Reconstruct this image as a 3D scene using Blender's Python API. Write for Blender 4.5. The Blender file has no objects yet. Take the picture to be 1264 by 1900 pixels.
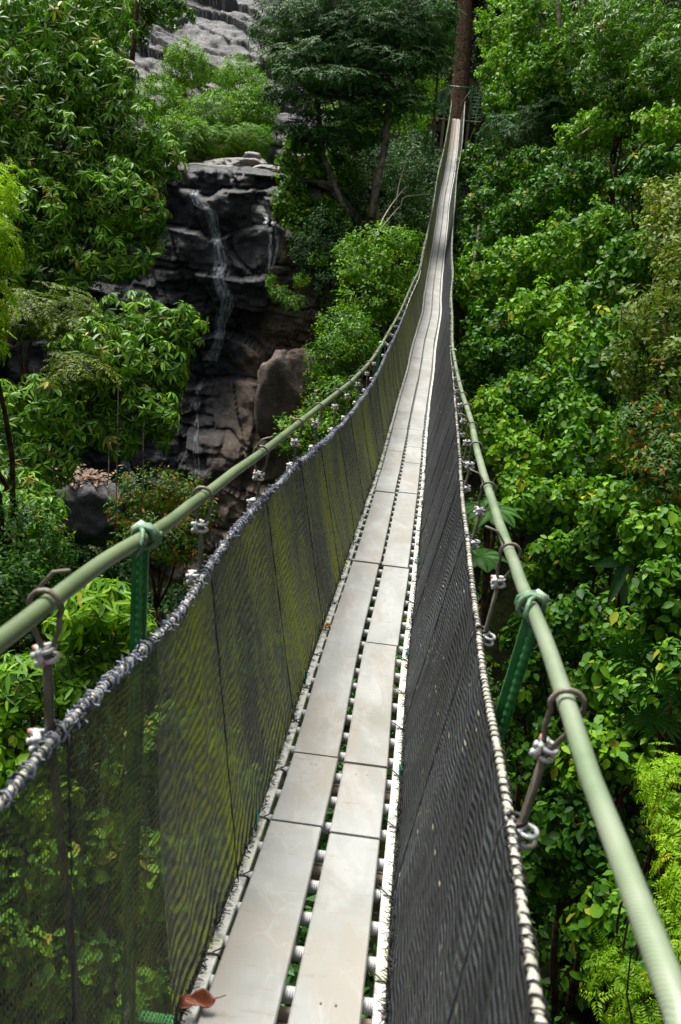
import bpy, math, random
import numpy as np
from mathutils import Vector, Matrix

rng = np.random.default_rng(7)
random.seed(7)
SC = bpy.context.scene
COL = SC.collection
R = math.radians

# ------------------------------------------------------------------ camera
PITCH, ROLL, F, CX, CY = R(20.0), R(5.0), 1825.0, 632.0, 950.0
cam_d = bpy.data.cameras.new("camera")
cam = bpy.data.objects.new("camera", cam_d)
COL.objects.link(cam)
cp, sp_ = math.cos(PITCH), math.sin(PITCH)
fwd = Vector((0, cp, -sp_)); up0 = Vector((0, sp_, cp)); rt0 = Vector((1, 0, 0))
rt = rt0 * math.cos(ROLL) + up0 * math.sin(ROLL)
up = up0 * math.cos(ROLL) - rt0 * math.sin(ROLL)
mw = Matrix((rt, up, -fwd)).transposed().to_4x4()
cam.matrix_world = mw
cam_d.sensor_fit = 'VERTICAL'
cam_d.sensor_height = 36.0
cam_d.sensor_width = 24.0
cam_d.lens = 36.0 * F / 1900.0
cam_d.clip_start = 0.05
cam_d.clip_end = 400.0
cam_d.dof.use_dof = True
cam_d.dof.focus_distance = 7.0
cam_d.dof.aperture_fstop = 9.0
SC.camera = cam

# ------------------------------------------------------------------ world, sun, exposure
SUN_EL, SUN_AZ = R(62), R(-35)       # azimuth measured from +Y (view direction), negative = left
w = bpy.data.worlds.new("World"); SC.world = w; w.use_nodes = True
wn = w.node_tree.nodes; wl = w.node_tree.links
sky = wn.new('ShaderNodeTexSky'); sky.sky_type = 'NISHITA'; sky.sun_disc = False
sky.sun_elevation = SUN_EL; sky.sun_rotation = SUN_AZ
sky.air_density = 0.8; sky.dust_density = 5.0; sky.ozone_density = 1.0
hs = wn.new('ShaderNodeHueSaturation'); hs.inputs['Saturation'].default_value = 0.40   # cloud cover whitens the sky
wl.new(sky.outputs[0], hs.inputs['Color']); wl.new(hs.outputs[0], wn['Background'].inputs[0])
wn['Background'].inputs[1].default_value = 0.09
sd = bpy.data.lights.new("sun", 'SUN'); sun = bpy.data.objects.new("sun", sd); COL.objects.link(sun)
sd.energy = 3.0; sd.angle = R(26); sd.color = (1.0, 0.97, 0.93)
sdir = Vector((math.sin(SUN_AZ) * math.cos(SUN_EL), math.cos(SUN_AZ) * math.cos(SUN_EL), math.sin(SUN_EL)))
sun.rotation_euler = (-sdir).to_track_quat('-Z', 'Y').to_euler()
SC.view_settings.view_transform = 'Standard'
SC.view_settings.look = 'None'
SC.view_settings.gamma = 1.0
SC.view_settings.exposure = 1.4
SC.cycles.max_bounces = 6
SC.cycles.diffuse_bounces = 2
SC.cycles.glossy_bounces = 2
SC.cycles.transmission_bounces = 3
SC.cycles.transparent_max_bounces = 14
SC.cycles.use_denoising = True

# ------------------------------------------------------------------ small maths
def P(u, v, d):
    x = (u - CX) / F; y = -(v - CY) / F
    x2 = x * math.cos(ROLL) - y * math.sin(ROLL); y2 = x * math.sin(ROLL) + y * math.cos(ROLL)
    return np.array([x2, cp + y2 * sp_, y2 * cp - sp_]) * d

def pchip(xk, yk):
    xk = np.array(xk, float); yk = np.array(yk, float); n = len(xk)
    h = np.diff(xk); dl = np.diff(yk) / h; m = np.empty(n); m[0] = dl[0]; m[-1] = dl[-1]
    for i in range(1, n - 1):
        m[i] = 0 if dl[i-1] * dl[i] <= 0 else (h[i-1] + h[i]) * 3 / ((2*h[i] + h[i-1]) / dl[i-1] + (h[i] + 2*h[i-1]) / dl[i])
    def f(x):
        x = np.asarray(x, float)
        i = np.clip(np.searchsorted(xk, x) - 1, 0, n - 2); t = (x - xk[i]) / h[i]
        return (2*t**3 - 3*t**2 + 1) * yk[i] + (t**3 - 2*t**2 + t) * h[i] * m[i] + (-2*t**3 + 3*t**2) * yk[i+1] + (t**3 - t**2) * h[i] * m[i+1]
    return f

_g = {}
def vnoise(x, y, seed=0):
    """smooth value noise in 2D, -1..1"""
    if seed not in _g: _g[seed] = np.random.default_rng(100 + seed).uniform(-1, 1, (256, 256))
    g = _g[seed]
    xi = np.floor(x).astype(int); yi = np.floor(y).astype(int)
    fx = x - xi; fy = y - yi; fx = fx*fx*(3-2*fx); fy = fy*fy*(3-2*fy)
    a = g[xi & 255, yi & 255]; b = g[(xi+1) & 255, yi & 255]; c = g[xi & 255, (yi+1) & 255]; d = g[(xi+1) & 255, (yi+1) & 255]
    return (a*(1-fx) + b*fx)*(1-fy) + (c*(1-fx) + d*fx)*fy
def fbm(x, y, seed=0, octv=4):
    s = 0; a = 1.0
    for k in range(octv):
        s = s + a * vnoise(x * 2**k + 13.7*k, y * 2**k + 7.3*k, seed + k); a *= 0.5
    return s

# ------------------------------------------------------------------ object helpers
def tag(o, label=None, cat=None, group=None, kind=None):
    if label: o['label'] = label
    if cat: o['category'] = cat
    if group: o['group'] = group
    if kind: o['kind'] = kind
    return o

def empty(name, loc=(0, 0, 0), label=None, cat=None, group=None):
    o = bpy.data.objects.new(name, None); COL.objects.link(o); o.location = [float(c) for c in loc]
    o.empty_display_size = 0.2
    return tag(o, label, cat, group)

def link(name, me, mat, parent=None, loc=None):
    o = bpy.data.objects.new(name, me); COL.objects.link(o)
    if mat is not None and not me.materials:
        me.materials.append(mat)
    if parent is not None:
        o.parent = parent
        if loc is None: o.location = -Vector(parent_world(parent))
    if loc is not None: o.location = [float(c) for c in loc]
    return o

def parent_world(p):
    v = Vector((0, 0, 0))
    while p is not None:
        v = v + p.location; p = p.parent
    return v

class MB:
    """collects polygons and makes one mesh"""
    def __init__(s): s.v = []; s.f = []; s.n = 0; s.uv = []
    def add(s, verts, faces):
        verts = np.asarray(verts, float)
        s.v.append(verts); s.f += [tuple(int(i) + s.n for i in f) for f in faces]; s.n += len(verts)
    def box(s, c, ax, ay, az, hx, hy, hz, bev=0.0):
        c = np.asarray(c, float); ax, ay, az = [np.asarray(a, float) for a in (ax, ay, az)]
        if bev <= 0:
            vs = [c + ax*hx*i + ay*hy*j + az*hz*k for k in (-1, 1) for j in (-1, 1) for i in (-1, 1)]
            s.add(vs, [(0, 2, 3, 1), (4, 5, 7, 6), (0, 1, 5, 4), (2, 6, 7, 3), (0, 4, 6, 2), (1, 3, 7, 5)])
        else:
            vs = []
            for k, b in ((-1, bev), (-1 + bev/hz, 0), (1 - bev/hz, 0), (1, bev)):
                for (i, j) in ((-1, -1), (1, -1), (1, 1), (-1, 1)):
                    vs.append(c + ax*(hx - b)*i + ay*(hy - b)*j + az*hz*k)
            fs = [(3, 2, 1, 0), (12, 13, 14, 15)]
            for q in range(3):
                for a in range(4):
                    b2 = (a + 1) % 4; fs.append((q*4 + a, q*4 + b2, q*4 + 4 + b2, q*4 + 4 + a))
            s.add(vs, fs)
    def tube(s, pts, rad, n=8, cap=True, closed=False, twist=0.0, rmod=None):
        pts = np.asarray(pts, float); m = len(pts)
        rad = np.broadcast_to(np.asarray(rad, float), (m,))
        t = np.gradient(pts, axis=0)
        if closed: t = np.roll(pts, -1, 0) - np.roll(pts, 1, 0)
        t /= np.linalg.norm(t, axis=1, keepdims=True) + 1e-12
        a = np.array([0, 0, 1.0]) if abs(t[0][2]) < 0.9 else np.array([1.0, 0, 0])
        nrm = np.cross(t[0], a); nrm /= np.linalg.norm(nrm)
        N = [nrm]
        for i in range(1, m):
            q = N[-1] - t[i] * np.dot(N[-1], t[i]); q /= np.linalg.norm(q) + 1e-12; N.append(q)
        N = np.array(N); B = np.cross(t, N)
        th = np.arange(n) * 2 * math.pi / n
        ca, sa = np.cos(th), np.sin(th)
        rr = rad[:, None] * np.ones(n)[None, :]
        if rmod is not None: rr = rr * rmod(np.arange(m)[:, None], th[None, :])
        V = pts[:, None, :] + rr[..., None] * (N[:, None, :] * ca[None, :, None] + B[:, None, :] * sa[None, :, None])
        V = V.reshape(-1, 3); fs = []
        for i in range(m if closed else m - 1):
            i2 = (i + 1) % m
            for j in range(n):
                j2 = (j + 1) % n; fs.append((i*n + j, i*n + j2, i2*n + j2, i2*n + j))
        if cap and not closed:
            fs.append(tuple(range(n - 1, -1, -1))); fs.append(tuple((m - 1)*n + j for j in range(n)))
        s.add(V, fs)
    def grid(s, V):
        V = np.asarray(V, float); a, b = V.shape[:2]
        idx = np.arange(a*b).reshape(a, b)
        q = np.stack([idx[:-1, :-1], idx[1:, :-1], idx[1:, 1:], idx[:-1, 1:]], -1).reshape(-1, 4)
        s.v.append(V.reshape(-1, 3)); s.f += [tuple(int(i) + s.n for i in f) for f in q]; s.n += a*b
    def mesh(s, name, smooth=True):
        me = bpy.data.meshes.new(name)
        me.from_pydata(np.concatenate(s.v).tolist(), [], s.f)
        if smooth: me.polygons.foreach_set('use_smooth', [True] * len(me.polygons))
        me.update(); return me
    def build(s, name, mat, parent=None, smooth=True, loc=None):
        return link(name, s.mesh(name, smooth), mat, parent, loc)

def gridmesh(name, V, smooth=True, uv=None):
    V = np.asarray(V, float); a, b = V.shape[:2]
    me = bpy.data.meshes.new(name)
    idx = np.arange(a*b).reshape(a, b)
    q = np.stack([idx[:-1, :-1], idx[1:, :-1], idx[1:, 1:], idx[:-1, 1:]], -1).reshape(-1, 4)
    me.vertices.add(a*b); me.vertices.foreach_set('co', V.reshape(-1).astype(np.float32))
    me.loops.add(q.size); me.loops.foreach_set('vertex_index', q.reshape(-1).astype(np.int32))
    me.polygons.add(len(q)); me.polygons.foreach_set('loop_start', (np.arange(len(q))*4).astype(np.int32))
    me.update(calc_edges=True)
    me.polygons.foreach_set('use_smooth', np.full(len(q), smooth))
    if uv is not None:
        l = me.uv_layers.new(name='UVMap'); U = np.asarray(uv, float).reshape(-1, 2)[q.reshape(-1)]
        l.data.foreach_set('uv', U.reshape(-1).astype(np.float32))
    me.validate(); return me

# ------------------------------------------------------------------ materials
class NT:
    def __init__(s, name):
        s.m = bpy.data.materials.new(name); s.m.use_nodes = True; s.t = s.m.node_tree
        s.b = s.t.nodes['Principled BSDF']; s.out = s.t.nodes['Material Output']
    def n(s, typ, **kw):
        nd = s.t.nodes.new(typ)
        for k, v in kw.items():
            if k.startswith('i_'):
                key = k[2:]; key = int(key) if key.isdigit() else key
                nd.inputs[key].default_value = v
            else: setattr(nd, k, v)
        return nd
    def l(s, a, b): s.t.links.new(a, b)
    def math(s, op, a, b=None, c=None, clamp=False):
        nd = s.t.nodes.new('ShaderNodeMath'); nd.operation = op; nd.use_clamp = clamp
        for i, x in enumerate((a, b, c)):
            if x is None: continue
            if isinstance(x, (int, float)): nd.inputs[i].default_value = x
            else: s.l(x, nd.inputs[i])
        return nd.outputs[0]
    def noise(s, scale, detail=3, rough=0.55, vec=None, dist=0.0):
        nd = s.n('ShaderNodeTexNoise'); nd.inputs['Scale'].default_value = scale
        nd.inputs['Detail'].default_value = detail; nd.inputs['Roughness'].default_value = rough
        nd.inputs['Distortion'].default_value = dist
        if vec is not None: s.l(vec, nd.inputs['Vector'])
        return nd.outputs['Fac']
    def ramp(s, fac, stops, interp='LINEAR'):
        nd = s.t.nodes.new('ShaderNodeValToRGB'); cr = nd.color_ramp; cr.interpolation = interp
        while len(cr.elements) < len(stops): cr.elements.new(0.5)
        for e, (p, c) in zip(cr.elements, stops):
            e.position = p; e.color = (*c, 1) if len(c) == 3 else c
        s.l(fac, nd.inputs[0]); return nd.outputs['Color']
    def mix(s, fac, a, b, blend='MIX'):
        nd = s.t.nodes.new('ShaderNodeMix'); nd.data_type = 'RGBA'; nd.blend_type = blend
        for k, x in ((0, fac), (6, a), (7, b)):
            if isinstance(x, (int, float)): nd.inputs[k].default_value = x
            elif isinstance(x, tuple): nd.inputs[k].default_value = (*x, 1) if len(x) == 3 else x
            else: s.l(x, nd.inputs[k])
        return nd.outputs[2]
    def mapping(s, vec, scale=(1, 1, 1), rot=(0, 0, 0)):
        nd = s.n('ShaderNodeMapping'); nd.inputs['Scale'].default_value = scale; nd.inputs['Rotation'].default_value = rot
        s.l(vec, nd.inputs['Vector']); return nd.outputs[0]
    def bump(s, h, strength=0.3, dist=0.01):
        nd = s.n('ShaderNodeBump'); nd.inputs['Strength'].default_value = strength; nd.inputs['Distance'].default_value = dist
        s.l(h, nd.inputs['Height']); s.l(nd.outputs[0], s.b.inputs['Normal']); return nd
    def obj(s): return s.n('ShaderNodeTexCoord').outputs['Object']
    def uv(s): return s.n('ShaderNodeTexCoord').outputs['UV']

def simple(name, c1, c2, scale=20, rough=0.6, bump=0.2, bscale=None, metal=0.0, stops=(0.35, 0.65), detail=5, spec=0.5, bdist=0.003):
    t = NT(name); o = t.obj()
    f = t.noise(scale, detail, 0.6, o)
    t.l(t.ramp(f, [(stops[0], c1), (stops[1], c2)]), t.b.inputs['Base Color'])
    t.b.inputs['Roughness'].default_value = rough; t.b.inputs['Metallic'].default_value = metal
    t.b.inputs['Specular IOR Level'].default_value = spec
    if bump: t.bump(t.noise(bscale or scale*3, 4, 0.6, o), bump, bdist)
    return t.m

M = {}
# planks: pale weathered, wet grey, scuffed
t = NT('plank'); o = t.obj()
n1 = t.noise(1.6, 5, 0.6, o); n2 = t.noise(9, 6, 0.65, t.mapping(o, (1.0, 0.25, 1)))
c = t.ramp(n1, [(0.32, (0.175, 0.178, 0.152)), (0.48, (0.235, 0.242, 0.225)), (0.68, (0.305, 0.312, 0.292))])
c = t.mix(t.ramp(n2, [(0.46, (0, 0, 0)), (0.60, (0.8, 0.8, 0.8))]), c, (0.225, 0.21, 0.175))
c = t.mix(t.ramp(t.noise(3.3, 6, 0.7, t.mapping(o, (2.6, 0.8, 1)), 0.6), [(0.50, (0, 0, 0)), (0.66, (0.55, 0.55, 0.55))]), c, (0.33, 0.333, 0.315))
sc = t.noise(26, 5, 0.7, t.mapping(o, (0.5, 2.2, 1)))
c = t.mix(t.math('MULTIPLY', t.ramp(sc, [(0.60, (0, 0, 0)), (0.68, (1, 1, 1))]), 0.55), c, (0.17, 0.13, 0.09))
v = t.n('ShaderNodeTexVoronoi', feature='DISTANCE_TO_EDGE'); v.inputs['Scale'].default_value = 5
ob2 = t.mix(0.16, o, t.n('ShaderNodeTexNoise', i_Scale=3.0).outputs['Color']); t.l(ob2, v.inputs['Vector'])
sw = t.math('MULTIPLY', t.ramp(v.outputs['Distance'], [(0.0, (1, 1, 1)), (0.022, (0, 0, 0))]), t.ramp(t.noise(2.2, 2, 0.5, o), [(0.5, (0, 0, 0)), (0.6, (1, 1, 1))]))
c = t.mix(t.math('MULTIPLY', sw, 0.30), c, (0.36, 0.335, 0.27))
t.l(c, t.b.inputs['Base Color']); t.b.inputs['Roughness'].default_value = 0.55
t.bump(t.math('ADD', t.noise(60, 4, 0.6, o), t.math('MULTIPLY', n2, 0.6)), 0.25, 0.002)
M['plank'] = t.m
M['far_plank'] = simple('far_plank', (0.21, 0.17, 0.135), (0.32, 0.27, 0.22), 12, 0.7, 0.2)
# ladder side rail: white paint, chipped with lichen
t = NT('rail_paint'); o = t.obj()
c = t.ramp(t.noise(35, 5, 0.7, o), [(0.38, (0.20, 0.21, 0.17)), (0.47, (0.45, 0.45, 0.40)), (0.7, (0.56, 0.56, 0.52))])
c = t.mix(t.ramp(t.noise(6, 3, 0.6, o), [(0.52, (0, 0, 0)), (0.7, (0.8, 0.8, 0.8))]), c, (0.45, 0.46, 0.26))
t.l(c, t.b.inputs['Base Color']); t.b.inputs['Roughness'].default_value = 0.5; t.bump(t.noise(90, 3, 0.6, o), 0.3, 0.002)
M['rail'] = t.m
# rung: ribbed white hose
t = NT('ribbed_white'); o = t.obj()
wv = t.n('ShaderNodeTexWave', bands_direction='X'); wv.inputs['Scale'].default_value = 62; t.l(o, wv.inputs['Vector'])
c = t.ramp(t.noise(14, 4, 0.6, o), [(0.35, (0.42, 0.42, 0.38)), (0.6, (0.64, 0.65, 0.64))])
c = t.mix(t.math('MULTIPLY', wv.outputs['Fac'], 0.25), c, (0.40, 0.40, 0.37))
t.l(c, t.b.inputs['Base Color']); t.b.inputs['Roughness'].default_value = 0.45; t.bump(wv.outputs['Fac'], 0.8, 0.003)
M['rung'] = t.m
M['beam'] = simple('beam_wood', (0.33, 0.27, 0.19), (0.46, 0.39, 0.29), 16, 0.7, 0.3)
M['nail'] = simple('nail_rust', (0.16, 0.08, 0.04), (0.27, 0.17, 0.10), 90, 0.7, 0.2)
# handrail rope
t = NT('green_rope'); o = t.uv()
tw = t.n('ShaderNodeTexWave', bands_direction='DIAGONAL'); tw.inputs['Scale'].default_value = 1.0; t.l(t.mapping(o, (105, 6, 1)), tw.inputs['Vector'])
oo = t.obj()
c = t.ramp(t.noise(5, 4, 0.6, oo), [(0.35, (0.062, 0.10, 0.036)), (0.62, (0.135, 0.175, 0.085))])
c = t.mix(t.ramp(t.noise(26, 5, 0.7, oo), [(0.6, (0, 0, 0)), (0.72, (0.7, 0.7, 0.7))]), c, (0.20, 0.16, 0.09))
c = t.mix(t.math('MULTIPLY', tw.outputs['Fac'], 0.32), c, (0.09, 0.13, 0.065))
t.l(c, t.b.inputs['Base Color']); t.b.inputs['Roughness'].default_value = 0.42
t.bump(tw.outputs['Fac'], 0.25, 0.0012); M['rope'] = t.m
t = NT('green_rope_pale'); 
o = t.uv(); tw = t.n('ShaderNodeTexWave', bands_direction='DIAGONAL'); tw.inputs['Scale'].default_value = 1.0; t.l(t.mapping(o, (105, 6, 1)), tw.inputs['Vector'])
oo = t.obj()
c = t.ramp(t.noise(5, 4, 0.6, oo), [(0.35, (0.095, 0.145, 0.072)), (0.62, (0.205, 0.24, 0.165))])
c = t.mix(t.math('MULTIPLY', tw.outputs['Fac'], 0.3), c, (0.13, 0.20, 0.10))
t.l(c, t.b.inputs['Base Color']); t.b.inputs['Roughness'].default_value = 0.38; t.bump(tw.outputs['Fac'], 0.25, 0.0012); M['rope_pale'] = t.m
M['green_steel'] = simple('green_paint', (0.022, 0.14, 0.03), (0.05, 0.23, 0.07), 18, 0.35, 0.25)
M['green_cord'] = simple('green_cord', (0.04, 0.12, 0.06), (0.16, 0.27, 0.15), 60, 0.6, 0.5)
M['weld'] = simple('pale_weld_cap', (0.20, 0.32, 0.20), (0.42, 0.50, 0.38), 60, 0.5, 0.4)
M['cable'] = simple('cable', (0.07, 0.085, 0.06), (0.17, 0.135, 0.10), 50, 0.55, 0.4)
M['loop'] = simple('loop_wire', (0.09, 0.075, 0.05), (0.19, 0.17, 0.13), 70, 0.6, 0.4)
t = NT('clamp_paint'); o = t.obj()
c = t.ramp(t.noise(55, 3, 0.6, o), [(0.40, (0.32, 0.34, 0.32)), (0.6, (0.60, 0.61, 0.60))])
c = t.mix(t.ramp(t.noise(32, 2, 0.5, o), [(0.58, (0, 0, 0)), (0.66, (0.9, 0.9, 0.9))]), c, (0.44, 0.13, 0.05))
t.l(c, t.b.inputs['Base Color']); t.b.inputs['Roughness'].default_value = 0.4; M['clamp'] = t.m
M['cream_rope'] = simple('cream_rope', (0.22, 0.21, 0.15), (0.46, 0.45, 0.37), 45, 0.7, 0.5)
M['navy_cord'] = simple('navy_lashing', (0.010, 0.013, 0.024), (0.085, 0.10, 0.145), 40, 0.7, 0.3, stops=(0.4, 0.62))
M['grey_cord'] = simple('grey_lashing', (0.12, 0.13, 0.145), (0.34, 0.36, 0.41), 40, 0.7, 0.3)
M['black_cord'] = simple('black_cord', (0.006, 0.006, 0.007), (0.02, 0.02, 0.022), 40, 0.6, 0.3)
M['teal_cord'] = simple('teal_cord', (0.0, 0.06, 0.05), (0.01, 0.13, 0.10), 40, 0.6, 0.3)
M['dead_leaf'] = simple('dead_leaf', (0.13, 0.035, 0.015), (0.27, 0.085, 0.035), 30, 0.55, 0.4)
M['orange_leaf'] = simple('orange_leaf', (0.50, 0.22, 0.01), (0.72, 0.38, 0.02), 30, 0.55, 0.2)

def net_material(name, cols, algae, double=True, arc=0.26, row=0.008, row2=0.0107, wr=0.5, wc=0.25, col=0.0078, speck=0.6, per=0.021, bumpd=0.006):
    """knitted shade net: rows of chain stitch tied by fine uprights; where two layers hang together their rows drift in and out of step"""
    t = NT(name); uv = t.uv()
    nz = t.n('ShaderNodeTexNoise'); nz.inputs['Scale'].default_value = 2.6; nz.inputs['Detail'].default_value = 2.0
    t.l(t.mapping(uv, (1.0, 0.8, 1)), nz.inputs['Vector'])
    sep = t.n('ShaderNodeSeparateXYZ'); t.l(uv, sep.inputs[0])
    sn = t.n('ShaderNodeSeparateColor'); t.l(nz.outputs['Color'], sn.inputs[0])
    U, V = sep.outputs[0], sep.outputs[1]
    def stripes(x, sp, w):
        return t.math('LESS_THAN', t.math('ABSOLUTE', t.math('SUBTRACT', t.math('FRACT', t.math('DIVIDE', x, sp)), 0.5)), w/2)
    nu = t.math('SUBTRACT', sn.outputs[0], 0.5); nv = t.math('SUBTRACT', sn.outputs[1], 0.5)
    u1 = t.math('ADD', U, t.math('MULTIPLY', nu, 0.03)); v1 = t.math('ADD', V, t.math('MULTIPLY', nv, 0.02))
    wig = t.math('MULTIPLY', t.math('SINE', t.math('MULTIPLY', v1, 6.2832/(row*2))), col*0.12)
    # slack cloth falls in small slanting swags between the hangers; the knit opens in their hollows
    s_ = t.math('FRACT', t.math('DIVIDE', t.math('ADD', U, 0.13), 0.78))
    sag = t.math('MULTIPLY', t.math('POWER', s_, 0.8), arc)
    ph = t.math('DIVIDE', t.math('SUBTRACT', t.math('ADD', V, t.math('MULTIPLY', nv, 0.16)), sag), per)
    wave = t.math('SINE', t.math('MULTIPLY', ph, 6.2832))
    amp = t.ramp(t.noise(1.0, 2, 0.5, t.mapping(uv, (2.2, 1.6, 1))), [(0.30, (0.25, 0.25, 0.25)), (0.55, (1, 1, 1))])
    wv2 = t.math('MULTIPLY', wave, amp)
    def stripes_w(x, sp, w): return t.math('LESS_THAN', t.math('ABSOLUTE', t.math('SUBTRACT', t.math('FRACT', t.math('DIVIDE', x, sp)), 0.5)), w)
    r1 = stripes_w(v1, row, t.math('ADD', t.math('MULTIPLY', wv2, wr*0.20*double), wr/2)); c1 = stripes(t.math('ADD', u1, wig), col, wc)
    cov = t.math('MAXIMUM', r1, c1)
    cell = t.n('ShaderNodeTexVoronoi'); cell.inputs['Scale'].default_value = 1.0; t.l(t.mapping(uv, (1/(col*2.2), 1/(row*1.4), 1)), cell.inputs['Vector'])
    cs = t.n('ShaderNodeSeparateColor'); t.l(cell.outputs['Color'], cs.inputs[0])
    al = t.noise(1.0, 5, 0.62, t.mapping(uv, (algae[1], 0.75, 1)))
    f = t.math('ADD', al, t.math('MULTIPLY', t.math('SUBTRACT', cs.outputs[0], 0.5), 0.34*speck))
    c = t.ramp(f, [(algae[0] - 0.13, cols[0]), (algae[0], cols[1]), (algae[0] + 0.14, cols[2])])
    if double:
        bp = t.bump(t.math('MULTIPLY', wv2, 0.5), 1.0, bumpd)
    c = t.mix(t.math('MULTIPLY', t.math('GREATER_THAN', cs.outputs[1], 0.996), 0.5), c, (0.30, 0.30, 0.20))
    t.l(c, t.b.inputs['Base Color']); t.b.inputs['Roughness'].default_value = 0.65
    t.b.inputs['Specular IOR Level'].default_value = 0.2
    t.l(cov, t.b.inputs['Alpha'])
    return t.m
M['net_left'] = net_material('net_left', [(0.085, 0.092, 0.074), (0.155, 0.178, 0.092), (0.27, 0.31, 0.035)], (0.49, 2.6), wr=0.80, wc=0.55, per=0.026, bumpd=0.009)
M['net_left_thin'] = net_material('net_left_thin', [(0.05, 0.055, 0.04), (0.085, 0.095, 0.045), (0.15, 0.17, 0.045)], (0.52, 2.3), double=False, row=0.011, wr=0.30, wc=0.52, col=0.0085)
M['net_right'] = net_material('net_right', [(0.008, 0.009, 0.010), (0.017, 0.019, 0.021), (0.034, 0.038, 0.042)], (0.52, 2.6), arc=0.10, row=0.0075, wr=0.85, wc=0.7, per=0.016, bumpd=0.005)

def leaf_material(name, dark, mid, light, odd, rough=0.35, transl=0.25, spec=0.5):
    t = NT(name)
    at = t.n('ShaderNodeAttribute', attribute_name='tint')
    sep = t.n('ShaderNodeSeparateColor'); t.l(at.outputs['Color'], sep.inputs[0])
    c = t.ramp(sep.outputs[0], [(0.05, dark), (0.5, mid), (0.95, light)])
    c = t.mix(sep.outputs[1], c, odd)
    t.l(c, t.b.inputs['Base Color']); t.b.inputs['Roughness'].default_value = rough
    t.b.inputs['Specular IOR Level'].default_value = spec
    tr = t.n('ShaderNodeBsdfTranslucent'); ct = t.mix(1.0, c, (1.15, 1.35, 0.55), 'MULTIPLY'); t.l(ct, tr.inputs['Color'])
    mx = t.n('ShaderNodeMixShader'); mx.inputs[0].default_value = transl
    t.l(t.b.outputs[0], mx.inputs[1]); t.l(tr.outputs[0], mx.inputs[2]); t.l(mx.outputs[0], t.out.inputs['Surface'])
    return t.m
M['leaf_glossy'] = leaf_material('leaf_glossy', (0.020, 0.062, 0.005), (0.088, 0.215, 0.011), (0.23, 0.41, 0.030), (0.28, 0.24, 0.04), 0.42, spec=.16)
M['leaf_vine'] = leaf_material('leaf_vine', (0.014, 0.056, 0.004), (0.062, 0.175, 0.006), (0.20, 0.37, 0.010), (0.32, 0.30, 0.02), 0.5, spec=.14)
M['leaf_lime'] = leaf_material('leaf_lime', (0.08, 0.18, 0.004), (0.19, 0.35, 0.008), (0.33, 0.48, 0.010), (0.42, 0.42, 0.02), 0.5, 0.4, spec=.15)
M['leaf_dark'] = leaf_material('leaf_dark', (0.010, 0.038, 0.008), (0.032, 0.100, 0.020), (0.078, 0.18, 0.036), (0.12, 0.18, 0.02), 0.55, 0.15, spec=.15)
M['leaf_painted_shade'] = leaf_material('leaf_painted_shade', (0.004, 0.018, 0.003), (0.012, 0.045, 0.006), (0.035, 0.10, 0.010), (0.12, 0.12, 0.02), 0.6, 0.1, spec=.1)  # undergrowth leaves coloured darker to paint in the shade of the foliage gaps
M['leaf_olive'] = leaf_material('leaf_olive', (0.028, 0.055, 0.005), (0.085, 0.135, 0.012), (0.18, 0.24, 0.018), (0.26, 0.16, 0.03), 0.5, spec=.15)
M['leaf_fresh'] = leaf_material('leaf_fresh', (0.025, 0.09, 0.004), (0.09, 0.215, 0.006), (0.20, 0.37, 0.010), (0.35, 0.33, 0.03), 0.5, 0.32, spec=.15)
M['leaf_rusty'] = leaf_material('leaf_rusty', (0.022, 0.07, 0.008), (0.06, 0.15, 0.012), (0.12, 0.22, 0.02), (0.30, 0.12, 0.012), 0.5, spec=.15)
M['bark'] = simple('bark_brown', (0.014, 0.009, 0.005), (0.085, 0.052, 0.030), 9, 0.95, 0.8, 14, bdist=0.03, spec=0.08)
M['bark_pale'] = simple('bark_pale', (0.05, 0.043, 0.03), (0.24, 0.20, 0.15), 7, 0.9, 0.6, 14, bdist=0.02, spec=0.1)
M['wood_pale'] = simple('bleached_wood', (0.22, 0.17, 0.12), (0.42, 0.36, 0.28), 8, 0.8, 0.5)
M['platform'] = simple('platform_wood', (0.22, 0.16, 0.10), (0.40, 0.30, 0.20), 10, 0.8, 0.4)

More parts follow.
